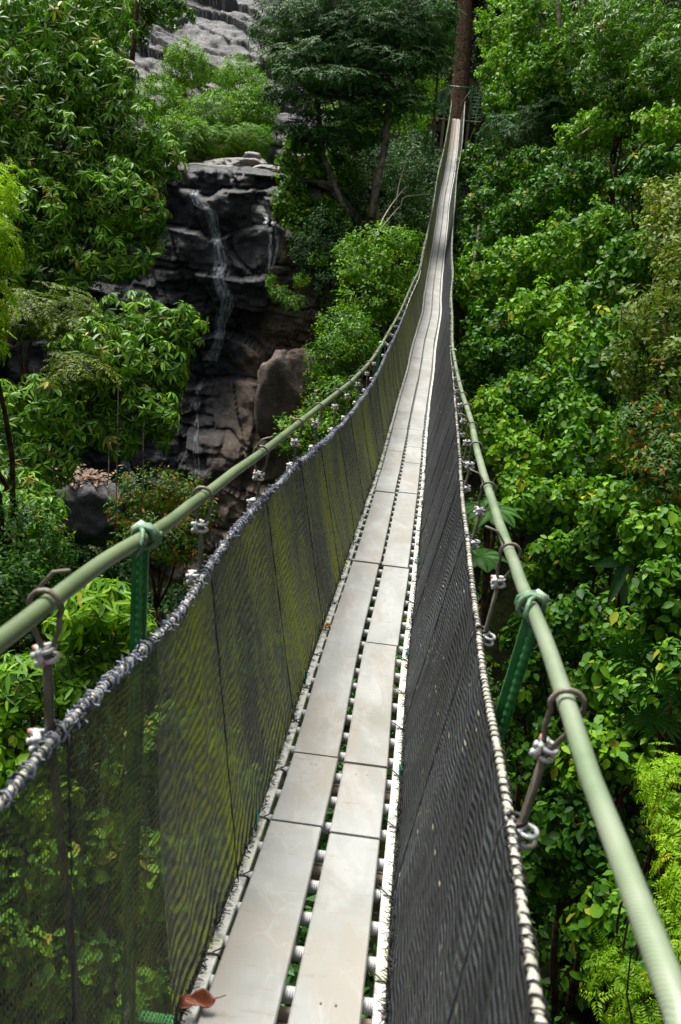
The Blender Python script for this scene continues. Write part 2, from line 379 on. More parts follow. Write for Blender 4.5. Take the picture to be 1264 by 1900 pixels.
def rock_material(name, wet, pale, tanc, tan_amt, gloss, moss=0.0, sc=1.0, dry_x=None):
    t = NT(name); o = t.obj()
    a = t.noise(0.9*sc, 6, 0.65, o, 0.3)
    b = t.noise(5*sc, 6, 0.7, o)
    if dry_x is not None:      # right-hand part of the face is a dry brown bed
        sx0 = t.n('ShaderNodeSeparateXYZ'); t.l(o, sx0.inputs[0]); a = t.math('ADD', t.math('MULTIPLY', a, .75), t.math('MULTIPLY', t.math('SUBTRACT', t.math('ADD', sx0.outputs[0], t.math('MULTIPLY', sx0.outputs[2], -.28)), dry_x), .20, clamp=False))
    streak = t.noise(3.2*sc, 4, 0.6, t.mapping(o, (2.2, 2.2, 0.22)))
    c = t.ramp(b, [(0.3, wet), (0.72, pale)])
    c = t.mix(t.math('MULTIPLY', t.ramp(streak, [(0.45, (0, 0, 0)), (0.7, (1, 1, 1))]), 0.5), c, tuple(min(1, x*1.4) for x in pale))
    c = t.mix(t.ramp(a, [(tan_amt, (0, 0, 0)), (tan_amt + 0.14, (1, 1, 1))]), c, t.ramp(b, [(0.3, tuple(x*0.55 for x in tanc)), (0.7, tanc)]))
    if moss: 
        g = t.n('ShaderNodeNewGeometry'); sx = t.n('ShaderNodeSeparateXYZ'); t.l(g.outputs['Normal'], sx.inputs[0])
        mk = t.math('MULTIPLY', t.ramp(t.noise(1.7*sc, 5, 0.6, o), [(1 - moss, (0, 0, 0)), (1.12 - moss, (1, 1, 1))]), t.math('GREATER_THAN', sx.outputs[2], 0.35))
        c = t.mix(mk, c, (0.06, 0.10, 0.02))
    t.l(c, t.b.inputs['Base Color'])
    t.l(t.ramp(a, [(0.35, (gloss, gloss, gloss)), (0.7, (min(1, gloss + 0.4),)*3)]), t.b.inputs['Roughness'])
    v = t.n('ShaderNodeTexVoronoi', feature='DISTANCE_TO_EDGE'); v.inputs['Scale'].default_value = 1.3*sc
    t.l(t.mapping(o, (0.7, 0.7, 2.0)), v.inputs['Vector'])
    crack = t.ramp(v.outputs['Distance'], [(0.0, (0, 0, 0)), (0.05, (1, 1, 1))]); v.inputs['Randomness'].default_value = 0.9
    t.bump(t.math('ADD', t.math('MULTIPLY', t.noise(11*sc, 6, 0.7, o), 0.6), t.math('ADD', t.math('MULTIPLY', crack, 0.06), t.math('MULTIPLY', t.noise(34*sc, 5, 0.75, o), 0.32))), 1.0, 0.09)
    return t.m
M['rock_wet'] = rock_material('rock_wet', (0.004, 0.004, 0.0045), (0.034, 0.035, 0.037), (0.15, 0.112, 0.075), 0.48, 0.42, dry_x=-2.1)
M['rock_pale'] = rock_material('rock_pale', (0.10, 0.095, 0.085), (0.26, 0.25, 0.23), (0.28, 0.22, 0.16), 0.55, 0.5, 0.42)
M['rock_slab'] = rock_material('rock_slab', (0.018, 0.018, 0.018), (0.085, 0.085, 0.083), (0.14, 0.12, 0.095), 0.58, 0.5, 0.35, 0.8)
M['rock_brown'] = rock_material('rock_brown', (0.030, 0.023, 0.015), (0.10, 0.077, 0.054), (0.14, 0.10, 0.065), 0.40, 0.55, 0.2)
M['soil'] = simple('forest_soil', (0.003, 0.004, 0.0015), (0.010, 0.013, 0.004), 1.6, 1.0, 0.8, 8, bdist=0.1, spec=0.02)
M['litter'] = simple('leaf_litter', (0.07, 0.03, 0.012), (0.26, 0.15, 0.07), 14, 0.7, 0.3)
t = NT('falling_water'); o = t.obj()
f = t.noise(7, 5, 0.7, t.mapping(o, (4.0, 2.0, 0.5)))
t.b.inputs['Base Color'].default_value = (0.62, 0.68, 0.74, 1); t.b.inputs['Roughness'].default_value = 0.25
t.l(t.ramp(f, [(0.42, (0.0, 0.0, 0.0)), (0.74, (0.5, 0.5, 0.5))]), t.b.inputs['Alpha']); M['fall'] = t.m
t = NT('water_film'); o = t.obj()
f = t.noise(5, 5, 0.7, t.mapping(o, (5.0, 2.0, 0.35)))
t.b.inputs['Base Color'].default_value = (0.60, 0.64, 0.68, 1); t.b.inputs['Roughness'].default_value = 0.2
t.l(t.ramp(f, [(0.45, (0.0, 0.0, 0.0)), (0.75, (0.22, 0.22, 0.22))]), t.b.inputs['Alpha']); M['film'] = t.m
t = NT('pool_water'); o = t.obj()
t.l(t.ramp(t.noise(1.5, 4, 0.6, o), [(0.35, (0.012, 0.022, 0.006)), (0.65, (0.05, 0.07, 0.018))]), t.b.inputs['Base Color'])
t.b.inputs['Roughness'].default_value = 0.08; t.bump(t.noise(7, 3, 0.6, o), 0.15, 0.03); M['pool'] = t.m
M['flower'] = simple('pale_bract', (0.45, 0.33, 0.26), (0.60, 0.50, 0.40), 30, 0.7, 0.2)

# ------------------------------------------------------------------ terrain
CTRL = [(0,0,-13),(-1.5,8,-12.2),(-2.5,16,-11),(-3,22,-10.4),(0,22,-10.0),(-2,-10,-13.5),(1,4,-12.5),
 (-5,0,-9),(-6,8,-8),(-4,4,-11),(-8,16,-6),(-9.5,22,-4.2),(-12,8,-3),(-14,16,1),(-14,0,-5),(-25,10,7),(-20,25,8),(-10,28,0.5),(-15,35,4),(-25,45,16),
 (-6,25.5,-10),(-3,25.5,-10.5),(0,25.5,-10),(-8.5,25,-8.5),(-4,30.5,-1.9),(-1,30.5,-2.5),(-7,30.5,-1.8),(1.5,27,-5.6),(-8,36,-.6),(-9,41,1.2),(-3,41,1.0),(-8,45,2.2),(-12,42,1.5),
 (3.5,0,-8.5),(4,5,-7.5),(3.9,10,-6.6),(4.6,15,-4.5),(6,20,-1.8),(3,20,-6.5),(1.8,15,-9.4),(2.3,10,-10),(6.4,10,-2.6),(9,10,2),(9.5,18,5),(14,10,9),(14,0,4),(7.5,0,-4),
 (6.5,27,-1.0),(9,30,4),(5.5,35,-1.6),(8.5,42,3),(4,40,-1.6),(3.9,50,0.4),(7,50,1.2),(7,58,5),(12,50,9),(0,50,0.6),(0,40,-1.0),(1,34,-2.2),(2.5,24,-6.5),
 (0,60,7),(5,65,13),(-5,34,-1.1),(-5,48,4.2),(-6,55,13),(0,75,24),(-15,60,24),(20,60,26),(30,30,28),(30,0,20),(-30,30,20),(-30,0,8),
 (0,-8,-3),(-6,-10,-5),(6,-10,-1),(0,-25,4),(25,-25,12),(-25,-25,4),(60,20,45),(-60,20,40),(0,110,48),(60,90,60),(-60,90,60),(-60,-50,30),(60,-50,35),(0,-60,16)]
_C = np.array(CTRL, float)
def _phi(r): return r
_A = _phi(np.linalg.norm(_C[:, None, :2] - _C[None, :, :2], axis=2)); _n = len(_C)
_Pm = np.c_[np.ones(_n), _C[:, :2]]
_K = np.block([[_A + np.eye(_n)*0.0, _Pm], [_Pm.T, np.zeros((3, 3))]])
_W = np.linalg.solve(_K, np.r_[_C[:, 2], 0, 0, 0])
def terrain(x, y):
    x = np.asarray(x, float); y = np.asarray(y, float)
    s = _W[_n] + _W[_n+1]*x + _W[_n+2]*y
    for i in range(_n): s = s + _W[i]*_phi(np.hypot(x - _C[i, 0], y - _C[i, 1]))
    return s + 0.22*fbm(x*0.7, y*0.7, 3)
gx = np.concatenate([np.linspace(-60, -16, 30), np.linspace(-15.5, 15.5, 125), np.linspace(16, 60, 30)])
gy = np.concatenate([np.linspace(-60, -3, 30), np.linspace(-2.5, 62, 210), np.linspace(63, 110, 25)])
XX, YY = np.meshgrid(gx, gy, indexing='ij')
tag(link('ground', gridmesh('ground', np.stack([XX, YY, terrain(XX, YY)], -1)), M['soil']), kind='structure')

# rocky face under the stream
def strata(a, b, seed, sa=0.8, sb=0.55):
    """blocky offsets: uneven courses with cells of random width"""
    bb = b/sb + 0.35*vnoise(a*0.6, b*0.4, seed) + 0.15*vnoise(a*2.1, b*1.3, seed+1)
    kb = np.floor(bb); fb = bb - kb
    aa = a/sa + 0.5*np.sin(kb*12.9) + 0.3*vnoise(a*0.9, b*1.1 + kb*3.1, seed+2) + kb*0.37
    ka = np.floor(aa); fa = aa - ka
    h = np.modf(np.abs(np.sin(ka*127.1 + kb*311.7 + seed*17.3))*43758.5)[0] - 0.5
    edge = np.minimum(np.minimum(fa, 1-fa)*sa, np.minimum(fb, 1-fb)*sb)
    return h, np.clip(edge/0.055, 0, 1), fb
xs = np.arange(-10.5, 0.9, 0.04); zs = np.arange(-11, -0.75, 0.04)
A, B = np.meshgrid(xs, zs, indexing='ij')
def cliff_y(A, B):
    base = 24.3 + (B + 8.5)*0.50 + 0.10*(A + 3)**2*(A > -3)*0.5 + 0.9*np.exp(-((B + 6.2)/1.0)**2)*np.exp(-((A + 3.9)/1.3)**2) 
    Bw = B + 0.28*vnoise(A*0.5 + 3, B*0.35, 45) + 0.10*A*(A > -2.5)
    h1, e1, f1 = strata(A + 0.30*B, Bw, 1, 1.7, 1.05)
    h2, e2, f2 = strata(A*1.0 + 9, Bw + .2*h1, 5, 0.62, 0.36)
    m2 = np.clip(vnoise(A*0.7, B*0.9, 47)*2 + .4, 0, 1)
    h3, e3, f3 = strata(A*1.0 - 5, Bw*1.05 + .3*h2, 9, 0.30, 0.16)
    y = base - 0.85*h1 - 0.30*h2*m2 - 0.09*h3*(m2 > .3) + 0.20*(1 - e1)**2 + 0.06*(1 - e2)*m2 - 0.42*(f1 - 0.5)
    return y + 0.45*fbm(A*0.5, B*0.5, 20) + 0.05*fbm(A*4, B*4, 30)
CYV = cliff_y(A, B)
# ledge cap running back to the pool
capn = 26
cap = np.zeros((len(xs), capn, 3))
for j in range(capn):
    s = (j + 1)/capn
    cap[:, j, 0] = xs; cap[:, j, 1] = CYV[:, -1] + s*2.6
    cap[:, j, 2] = zs[-1] + 0.10*s - 0.22*np.exp(-((s - 0.55)/0.25)**2) + 0.08*fbm(xs*1.2, np.full_like(xs, s*3), 40)
V = np.concatenate([np.stack([A, CYV, B], -1), cap], axis=1)
drop = np.clip((V[..., 0] + 1.2)/2.0, 0, 1)**1.5   # the rim falls away into the wooded bank
V[..., 2] -= drop*2.6*np.clip((V[..., 2] + 9)/8, 0, 1); V[..., 1] += drop*0.8
tag(link('cliff', gridmesh('cliff', V), M['rock_wet']), kind='structure')

# second slab cascade far behind
def slab(name, o0, e1, e2, n1, n2, amp, mat, seed, thick=0.0):
    a = np.linspace(0, 1, n1); b = np.linspace(0, 1, n2); Aq, Bq = np.meshgrid(a, b, indexing='ij')
    o0 = np.array(o0, float); e1 = np.array(e1, float); e2 = np.array(e2, float)
    nn = np.cross(e1, e2); nn /= np.linalg.norm(nn)
    L1, L2 = np.linalg.norm(e1), np.linalg.norm(e2)
    ua, ub = Aq*L1, Bq*L2; ra, rb = ua*.77 - ub*.64, ua*.64 + ub*.77
    h, e, f = strata(ra, rb, seed, 4.5, 1.3)
    off = amp*(h - 0.3*(1 - e) - 0.5*(f - 0.5)) + amp*0.6*fbm(Aq*L1*0.4, Bq*L2*0.4, seed) + amp*0.12*fbm(Aq*L1*3, Bq*L2*3, seed + 3)
    V = o0 + Aq[..., None]*e1 + Bq[..., None]*e2 + off[..., None]*nn
    return link(name, gridmesh(name, V), mat)
p0 = P(150, 330, 33); p1 = P(640, 330, 33); p2 = P(150, -80, 44)
tag(slab('rock_slope', p0, p1 - p0, p2 - p0, 220, 200, 0.50, M['rock_slab'], 50), kind='structure')

# pool
pc = P(430, 328, 29.5)
xx = np.linspace(-7, 0.5, 40); yy = np.linspace(29.6, 33.5, 24); PX, PY = np.meshgrid(xx, yy, indexing='ij')
tag(link('stream_pool', gridmesh('stream_pool', np.stack([PX, PY, np.full_like(PX, -0.93)], -1)), M['pool']), kind='structure')

def rock(name, c, r, mat, label, seed, group=None, flat=0.6):
    """irregular chipped boulder"""
    nu, nv = 72, 44
    th = np.linspace(0, 2*math.pi, nu); ph = np.linspace(0.02, math.pi - 0.02, nv)
    T, Q = np.meshgrid(th, ph, indexing='ij')
    d = np.stack([np.cos(T)*np.sin(Q), np.sin(T)*np.sin(Q), np.cos(Q)], -1)
    pw = 4.5; rr = .92/(np.abs(d[..., 0])**pw + np.abs(d[..., 1])**pw + np.abs(d[..., 2])**pw)**(1/pw)
    rg = np.random.default_rng(seed)
    for k in range(14):
        n = rg.normal(size=3); n /= np.linalg.norm(n); cut = rg.uniform(0.80, 1.15)
        dn = d @ n; rr = np.minimum(rr, np.where(dn > 0.05, cut/np.maximum(dn, 0.05), 9))
    rr = rr*(1 + 0.05*fbm(d[..., 0]*3 + seed, d[..., 1]*3 + d[..., 2]*2, 60))
    rr[-1] = rr[0]
    rr = rr + .10*fbm(d[..., 0]*2.2 + d[..., 2]*1.3 + seed, d[..., 1]*2.2 - d[..., 2]*2.1, 65); rr[-1] = rr[0]
    V = d*rr[..., None]*np.array([r[0], r[1], r[2]])
    o = link(name, gridmesh(name, V), mat, None, c)
    return tag(o, label, 'rock', group)
RK = [((400,318,30.6),(.95,.6,.22),'long flat grey slab at the left end of the rocks edging the upper pool'),
 ((455,304,31.5),(.7,.5,.22),'grey slab behind the pool, just left of the tan boulder'),
 ((468,296,31.6),(.30,.28,.24),'small rounded tan boulder sitting on top of the pool rocks'),
 ((500,316,31.0),(.6,.5,.17),'low grey slab at the right end of the rocks edging the upper pool'),
 ((425,306,32.0),(.8,.5,.2),'grey slab set back against the bright bushes behind the pool'),
 ((478,352,28.3),(.75,.7,.30),'rounded pale boulder on the lip of the waterfall, right of the stream'),
 ((432,358,28.1),(.62,.6,.27),'pale boulder on the lip of the waterfall beside the main stream'),
 ((492,400,27.4),(.85,.6,.33),'tan streaked block jutting below the lip of the falls'),
 ((528,262,34),(.6,.5,.35),'grey rock in the gap between the bright bushes and the dark tree'),
 ((520,248,35),(.5,.5,.3),'upper grey rock in the gap beside the dark tree'),
 ((850,268,48),(.8,.6,.5),'pale rock under the viewing platform')]
for i, ((u, v, d), r, lb) in enumerate(RK[:-1]):
    rock('rock', P(u, v, d), r, M['rock_pale'], lb, i + 3, 'rocks along the upper stream')
rock('rock_outcrop', P(148, 942, 19.6), (0.85, 0.7, 0.72), M['rock_slab'], 'big dark outcrop topped with dead leaves in the lower left of the gorge', 31)
rock('rock_outcrop', P(530, 735, 24.9), (0.74, 0.6, 1.2), M['rock_brown'], 'tall flat-faced brown block right of the black cliff hollow', 33)
# ------------------------------------------------------------------ falling water
def fall(path, label, wd, seed):
    """path of (u,v,width px) down the cliff"""
    root = empty('waterfall', P(*path[0][:2], 27), label, 'waterfall', 'thin streams down the cliff')
    pts = []
    for (u, v, wpx) in path:
        r_ = P(u, v, 1.0)
        d = 26.0
        for _ in range(12):
            q = r_*d; yv = float(cliff_y(np.array([q[0]]), np.array([min(q[2], -0.8)]))[0]); d += (yv - 0.10 - q[1])/max(r_[1], .2)*0.7
        pts.append((*(r_*min(d, 29)), wpx/F*26))
    pts = np.array(pts); n = 60
    s = np.linspace(0, 1, len(pts)); si = np.linspace(0, 1, n)
    Q = np.stack([np.interp(si, s, pts[:, k]) for k in range(4)], -1)
    # drape over the ledges
    for i in range(n):
        yv = [float(cliff_y(np.array([Q[i, 0] + dx]), np.array([min(Q[i, 2], -0.8)]))[0]) for dx in (-0.05, 0, 0.05)]
        Q[i, 1] = min(Q[i, 1], min(yv) - 0.05)
    for i in range(1, n): Q[i, 1] = min(Q[i, 1], Q[i-1, 1] + 0.02)
    rg = np.random.default_rng(seed)
    for k in range(wd + (wd > 4)):
        off = rg.uniform(-0.5, 0.5); ww = rg.uniform(0.18, 0.42) if k < wd else rg.uniform(1.6, 2.6)
        c = Q[:, :3].copy(); c[:, 0] += off*Q[:, 3] + 0.04*vnoise(si*9 + k, si*0 + k, 70); c[:, 1] -= rg.uniform(0, 0.04)
        hw = Q[:, 3]*ww*0.5*(0.8 + 0.4*vnoise(si*14, si*0 + k*3.3, 71))
        Vv = np.stack([c + np.array([-1, 0, 0])*hw[:, None], c + np.array([0, -0.03, 0]), c + np.array([1, 0, 0])*hw[:, None]], 0)
        link('water_strand', gridmesh('water_strand', Vv), M['fall'] if k < wd else M['film'], root)
fall([(364,352,10),(368,380,16),(392,392,16),(402,430,16),(405,455,14),(412,485,22),(405,515,18),(425,560,22),(412,600,14),(415,625,12),(395,665,22)], 'main white stream falling in steps down the middle of the black cliff', 5, 1)
fall([(490,372,26),(500,395,24),(512,440,26),(505,500,18)], 'short pale cascade at the right end of the waterfall lip', 4, 2)
fall([(378,700,10),(368,770,9),(366,830,9),(368,900,12)], 'faint lower thread of water in the shadowed hollow', 3, 3)
fall([(225,845,12),(240,880,22),(250,940,14),(252,1000,16)], 'side stream pouring out below the left-hand tree', 4, 4)
def scatter_leaves(name, c, r, n, mat, label, size=0.09, seed=0, onrock=False):
    rg = np.random.default_rng(seed); mb = MB()
    for i in range(n):
        p = rg.normal(size=3)*np.array(r)*0.5
        if onrock:
            q = np.array(c) + p; p[1] = float(cliff_y(np.array([q[0]]), np.array([q[2]]))[0]) - .02 - c[1]
        a = rg.uniform(0, 6.28); s = size*rg.uniform(0.6, 1.3); tl = rg.uniform(-0.5, 0.5, 2)
        tl = tl*.4; ax = np.array([math.cos(a), math.sin(a), tl[0]]); ay = np.array([-math.sin(a), math.cos(a), tl[1]])
        mb.add([p - ax*s, p + ay*s*0.4 + np.array([0, 0, .02]), p + ax*s, p - ay*s*0.4], [(0, 1, 2, 3)])
    return tag(mb.build(name, mat, None, False, c), label, None, None, 'stuff')
scatter_leaves('leaf_litter', P(148, 882, 19.3), (0.60, 0.45, 0.09), 240, M['litter'], 'heap of tan dead leaves on the dark outcrop', 0.08, 1)
scatter_leaves('leaf_litter', P(525, 652, 24.0), (1.5, 0.5, 0.10), 200, M['litter'], 'line of reddish dead leaves on the ledge above the brown block', 0.05, 2, True)
scatter_leaves('leaf_litter', P(500, 690, 23.6), (0.45, 0.4, 0.3), 90, M['litter'], 'dead leaves in the crack beside the brown block', 0.05, 3, True)

# ------------------------------------------------------------------ bridge lines
Yk = [-4,0,1.39,1.92,2.5,3.4,4.6,6,7.9,9.7,12,15.3,18,21,25,30,33.5,36.7,42,50.6]
Zk = [-.75,-1.28,-1.52,-1.65,-1.74,-1.86,-1.98,-2.13,-2.33,-2.45,-2.54,-2.62,-2.63,-2.58,-2.38,-1.80,-1.15,-.42,.50,1.95]
Xk = [-.4,-.12,-.02,.02,.065,.125,.23,.34,.49,.625,.82,1.08,1.325,1.53,1.83,2.22,2.48,2.79,3.22,3.87]
fz, fx = pchip(Yk, Zk), pchip(Yk, Xk)
def st(Y):
    Y = float(Y); c = np.array([float(fx(Y)), Y, float(fz(Y))])
    t = np.array([float(fx(Y + .15) - fx(Y - .15)), .3, float(fz(Y + .15) - fz(Y - .15))]); t /= np.linalg.norm(t)
    lat = np.array([t[1], -t[0], 0]); lat /= np.linalg.norm(lat)
    return c, t, lat, np.cross(lat, t)
UP = np.array([0, 0, 1.0])
SHEAR = lambda Y: np.interp(Y, [-1, 1.7, 2.6, 4.5], [.42, .40, .16, 0])
rope_hr = lambda Y: np.interp(Y, [-4, .45, .6, 1, 1.39, 1.7, 2, 2.5, 3.4, 6, 12, 18, 30, 50], [.70, .74, .79, .79, .82, .845, .86, .85, .87, .80, .78, .80, .80, .85])
rope_h = lambda Y: np.interp(Y, [-4, .8, 1.1, 1.4, 2, 2.5, 3.4, 6, 12, 18, 30, 50], [.80, .84, .853, .872, .908, .91, .885, .80, .78, .80, .80, .85])
rope_o = lambda Y: np.interp(Y, [-4, 1, 4, 9, 18, 50], [.37, .365, .355, .33, .30, .31])
def rope_pt(Y, s): c, t, lat, n = st(Y); return c + lat*s*rope_o(Y) + UP*(rope_h(Y) if s < 0 else rope_hr(Y))
nl_h = pchip([-4,.7,1.39,1.9,2.5,3.4,4.6,6,8,15,25,50], [.60,.64,.665,.69,.755,.73,.66,.60,.60,.64,.70,.72])
nl_o = lambda Y: np.interp(Y, [1, 3, 8, 18, 50], [.345, .345, .32, .29, .30])
nr_h = pchip([-4,1,1.39,1.9,2.5,3.4,4.6,6,8,15,25,50], [.55,.595,.615,.64,.66,.71,.68,.70,.72,.70,.72,.72])
nr_o = lambda Y: np.interp(Y, [1, 3, 8, 18, 50], [.315, .315, .32, .295, .30])
FRAMES = [1.67, 9.0, 16.4, 23.8, 31.2, 38.6, 46.0]
HANG = [0.35, 1.2, 2.13, 2.93, 3.75, 4.35, 5.15, 5.85, 6.6, 7.4, 8.15]
y = 9.75
while y < 49.5:
    if min(abs(y - f) for f in FRAMES) > 0.3: HANG.append(y)
    y += 0.78

bridge = empty('suspension_bridge', (0, 1.0, -1.5), 'long narrow rope footbridge with two rows of pale planks, netted sides and green handrails', 'bridge')
# handrail ropes with uv (metres along, turns around)
def rope_obj(name, fn, rad, mat, Y0, Y1, parent):
    Ys = np.concatenate([np.arange(Y0, 6, 0.05), np.arange(6, Y1, 0.2)])
    P_ = np.array([fn(q) for q in Ys]); n = 14
    mb = MB(); mb.tube(P_, rad, n, True)
    me = mb.mesh(name); s = np.r_[0, np.cumsum(np.linalg.norm(np.diff(P_, axis=0), axis=1))]
    l = me.uv_layers.new(name='UVMap'); vi = np.empty(len(me.loops), int); me.loops.foreach_get('vertex_index', vi)
    uv = np.stack([s[np.minimum(vi//n, len(s) - 1)], (vi % n)/n*1.0], -1)
    l.data.foreach_set('uv', uv.reshape(-1).astype(np.float32))
    return link(name, me, mat, parent)
def wob(fn, s):
    return lambda Y: fn(Y, s)
tag(rope_obj('handrail_rope', wob(rope_pt, -1), 0.0134, M['rope'], -3.0, 50.4, bridge))
tag(rope_obj('handrail_rope', wob(rope_pt, 1), 0.0130, M['rope_pale'], -3.0, 50.4, bridge))

# planks
seams_l = [-3.0, -1.2, 0.6, 2.12, 2.53, 4.62, 6.3, 7.0, 7.9, 8.9, 9.75, 11.6, 13.4, 15.3, 17.2, 19.2, 21.2, 23.2, 25.4, 27.6, 29.8, 32, 34.2, 36.5, 38.8, 41.1, 43.4, 45.7, 48, 50.4]
seams_r = [-3.0, -0.9, 0.4, 2.10, 2.50, 3.55, 4.60, 6.35, 7.48, 8.15, 8.95, 9.72, 11.8, 13.5, 15.35, 17.0, 19.4, 21.0, 23.4, 25.2, 27.4, 29.7, 31.8, 34.3, 36.4, 38.7, 41.2, 43.5, 45.6, 48.1, 50.4]
def plank(Y0, Y1, o0, o1, k):
    rg = random.Random(k); n = max(2, int((Y1 - Y0)/0.25)); mb = MB(); th = 0.018
    tiltA, tiltB = rg.uniform(0, .002), rg.uniform(0.003, .009)*(1 if Y0 < 7 else .35)
    gp = .0012 if Y0 < 7 else .0004
    j0, j1 = rg.uniform(-.004, .004), rg.uniform(-.004, .004)
    prof = [(o0 + .003, 0), (o0, -.004), (o0, -th), (o1, -th), (o1, -.004), (o1 - .003, 0)]
    rows = []
    for i in range(n + 1):
        s = i/n; Y = Y0 + gp + (Y1 - Y0 - 2*gp)*s; c, t_, lat, nn = st(Y)
        z = 0.034 + tiltB*max(0, 1 - (Y - Y0)/.22)**2 + tiltA*s
        rows.append([c + lat*(q + j0*(1 - s) + j1*s) + nn*(z + h) for q, h in prof])
    rows = np.array(rows); m = len(prof); V = rows.reshape(-1, 3); fs = []
    for i in range(n):
        for j in range(m):
            j2 = (j + 1) % m; fs.append((i*m + j, i*m + j2, (i+1)*m + j2, (i+1)*m + j))
    fs.append(tuple(range(m - 1, -1, -1))); fs.append(tuple(n*m + j for j in range(m)))
    mb.add(V, fs)
    pl = mb.build('plank', M['far_plank'] if Y0 > 40 else M['plank'], bridge, False)
    if Y0 < 9:      # rusty screws and dimples
        for Y in [Y0 + .06, Y1 - .06] + [Y0 + rg.uniform(.1, max(.15, Y1 - Y0 - .1)) for _ in range(1)]:
            c, t_, lat, nn = st(Y)
            for q in (o0 + (o1 - o0)*rg.uniform(.3, .5), o0 + (o1 - o0)*rg.uniform(.5, .7)):
                nb = MB(); b = c + lat*q + nn*(0.0345 + tiltA*(Y - Y0)/(Y1 - Y0) + tiltB*max(0, 1 - (Y - Y0)/.22)**2)
                nb.tube([b - nn*.003, b], .0024, 7, True); nb.build('screw', M['nail'], pl)
for S, a, b in ((seams_l, -.146, -.010), (seams_r, .008, .139)):
    for k in range(len(S) - 1): plank(S[k], S[k+1], a, b, k + (100 if a > 0 else 0))

# ladder: side rails in sections, rungs
for sgn in (-1, 1):
    Ys = np.arange(-3, 50.5, 0.30)
    Yd = np.concatenate([np.arange(-3, 12, .1), np.arange(12, 50.5, .3)])
    prof = [(-.012, .016), (.010, .016), (.012, .012), (.012, -.034), (-.012, -.034)]
    rows = []
    for Y in Yd:
        c, t_, lat, nn = st(Y); o_ = sgn*.172 + .003*math.sin(Y*2.1)
        rows.append([c + lat*(o_ + q) + nn*h for q, h in prof])
    rows = np.array(rows); m = len(prof); n = len(Yd); mb = MB(); fs = []
    for i in range(n - 1):
        for j in range(m):
            j2 = (j + 1) % m; fs.append((i*m + j, i*m + j2, (i+1)*m + j2, (i+1)*m + j))
    mb.add(rows.reshape(-1, 3), fs); mb.build('side_rail', M['rail'], bridge, False)
# one rung mesh, in its own axes (x across)
mb = MB(); mb.tube([(x, 0, 0) for x in np.linspace(-.168, .168, 30)], .0155, 12, True)
rung_me = mb.mesh('rung'); rung_me.materials.append(M['rung'])
rY = np.arange(-0.8, 50.2, 0.142); far = MB(); k = 0
for Y in rY:
    c, t_, lat, nn = st(Y); c = c - nn*.0
    if Y > 0.6 and k < 98:
        o = link('rung', rung_me, None, bridge); k += 1
        m4 = Matrix((lat, t_, nn)).transposed().to_4x4(); m4.translation = Vector(c) - parent_world(bridge); o.matrix_local = m4
    else:
        far.tube([c - lat*.168, c + lat*.168], .0155, 8, True)
tag(far.build('rung', M['rung'], bridge), 'far rungs of the ladder deck', None, None, 'stuff')
# timber bearers under the deck
for Y in [1.48, 2.10, 2.53, 4.6, 6.3, 7.9, 9.75]:
    for q in (-.05, .0):
        c, t_, lat, nn = st(Y + q); mb = MB()
        mb.box(c - nn*.056, lat, t_, nn, .20, .022, .012, .002)
        mb.build('bearer', M['beam'], bridge, False)

# steel frames with posts
def knot(pts_c, ax, ay, r, turns, rad, mat, parent, name, rg, drift):
    n = int(turns*14); P_ = []
    for i in range(n):
        a = i/14*2*math.pi
        P_.append(pts_c + ax*math.cos(a)*r*(1 + .12*rg.uniform(-1, 1)) + ay*math.sin(a)*r*(1 + .12*rg.uniform(-1, 1)) + drift*(i/n - .5) + np.array([rg.uniform(-1, 1) for _ in range(3)])*.001)
    mb = MB(); mb.tube(P_, rad, 6, True); return mb.build(name, mat, parent)
for k, Y in enumerate(FRAMES):
    c, t_, lat, nn = st(Y); Lr = lat*1.0
    mb = MB(); mb.box(c - UP*.30, lat, t_, UP, .36, .02, .02, .003); mb.build('crossbeam', M['green_steel'], bridge, False)
    for s in (-1, 1):
        top = c + lat*s*(rope_o(Y) + .012) + UP*((rope_h(Y) if s < 0 else rope_hr(Y)) + .005); bot = c + lat*s*(.39 if s < 0 else .235) - UP*.34
        ax = top - bot; L = np.linalg.norm(ax); ax /= L; t2 = t_ - ax*np.dot(t_, ax); t2 /= np.linalg.norm(t2); l2 = np.cross(t2, ax)
        mid = (top + bot)/2 + t_*.02
        mb = MB()
        # angle iron: two legs
        mb.box(mid + l2*.0, l2, t2, ax, .016, .003, L/2, .001)
        mb.box(mid + l2*s*.014 + t2*.014, l2, t2, ax, .0025, .014, L/2, .001)
        post = mb.build('post', M['green_steel'], bridge, False)
        rb = MB(); n = int(L/.0045)
        pts = [bot + ax*L*i/n + t_*.02 - t2*.011 + l2*.004 for i in range(n + 1)]
        rr = np.array([.0075 if (i % 4) < 2 else .0055 for i in range(n + 1)])
        rb.tube(pts, rr, 8, True); rb.build('rebar', M['green_steel'], post)
        cb = MB(); cb.tube([top + t_*.02 - lat*.012 + UP*.002, top + t_*.02 + UP*.011, top + t_*.02 + lat*.016 + UP*.004], [.012, .015, .011], 10, True)
        cb.build('cap', M['weld'], post)
        tt = rope_pt(Y + .01, s)
        if k < 3:
            rg = random.Random(k*7 + s)
            knot(tt + t_*.0, lat, UP, .022, 3.2, .0055, M['green_cord'], post, 'binding', rg, t_*.035)
            mb = MB(); q = [tt - t_*.03 + UP*.02, tt - t_*.055 + UP*.018 - lat*s*.01, tt - t_*.085 - UP*.004 - lat*s*.018, tt - t_*.07 - UP*.03]
            mb.tube(q, .0045, 6); mb.build('binding', M['green_cord'], post)

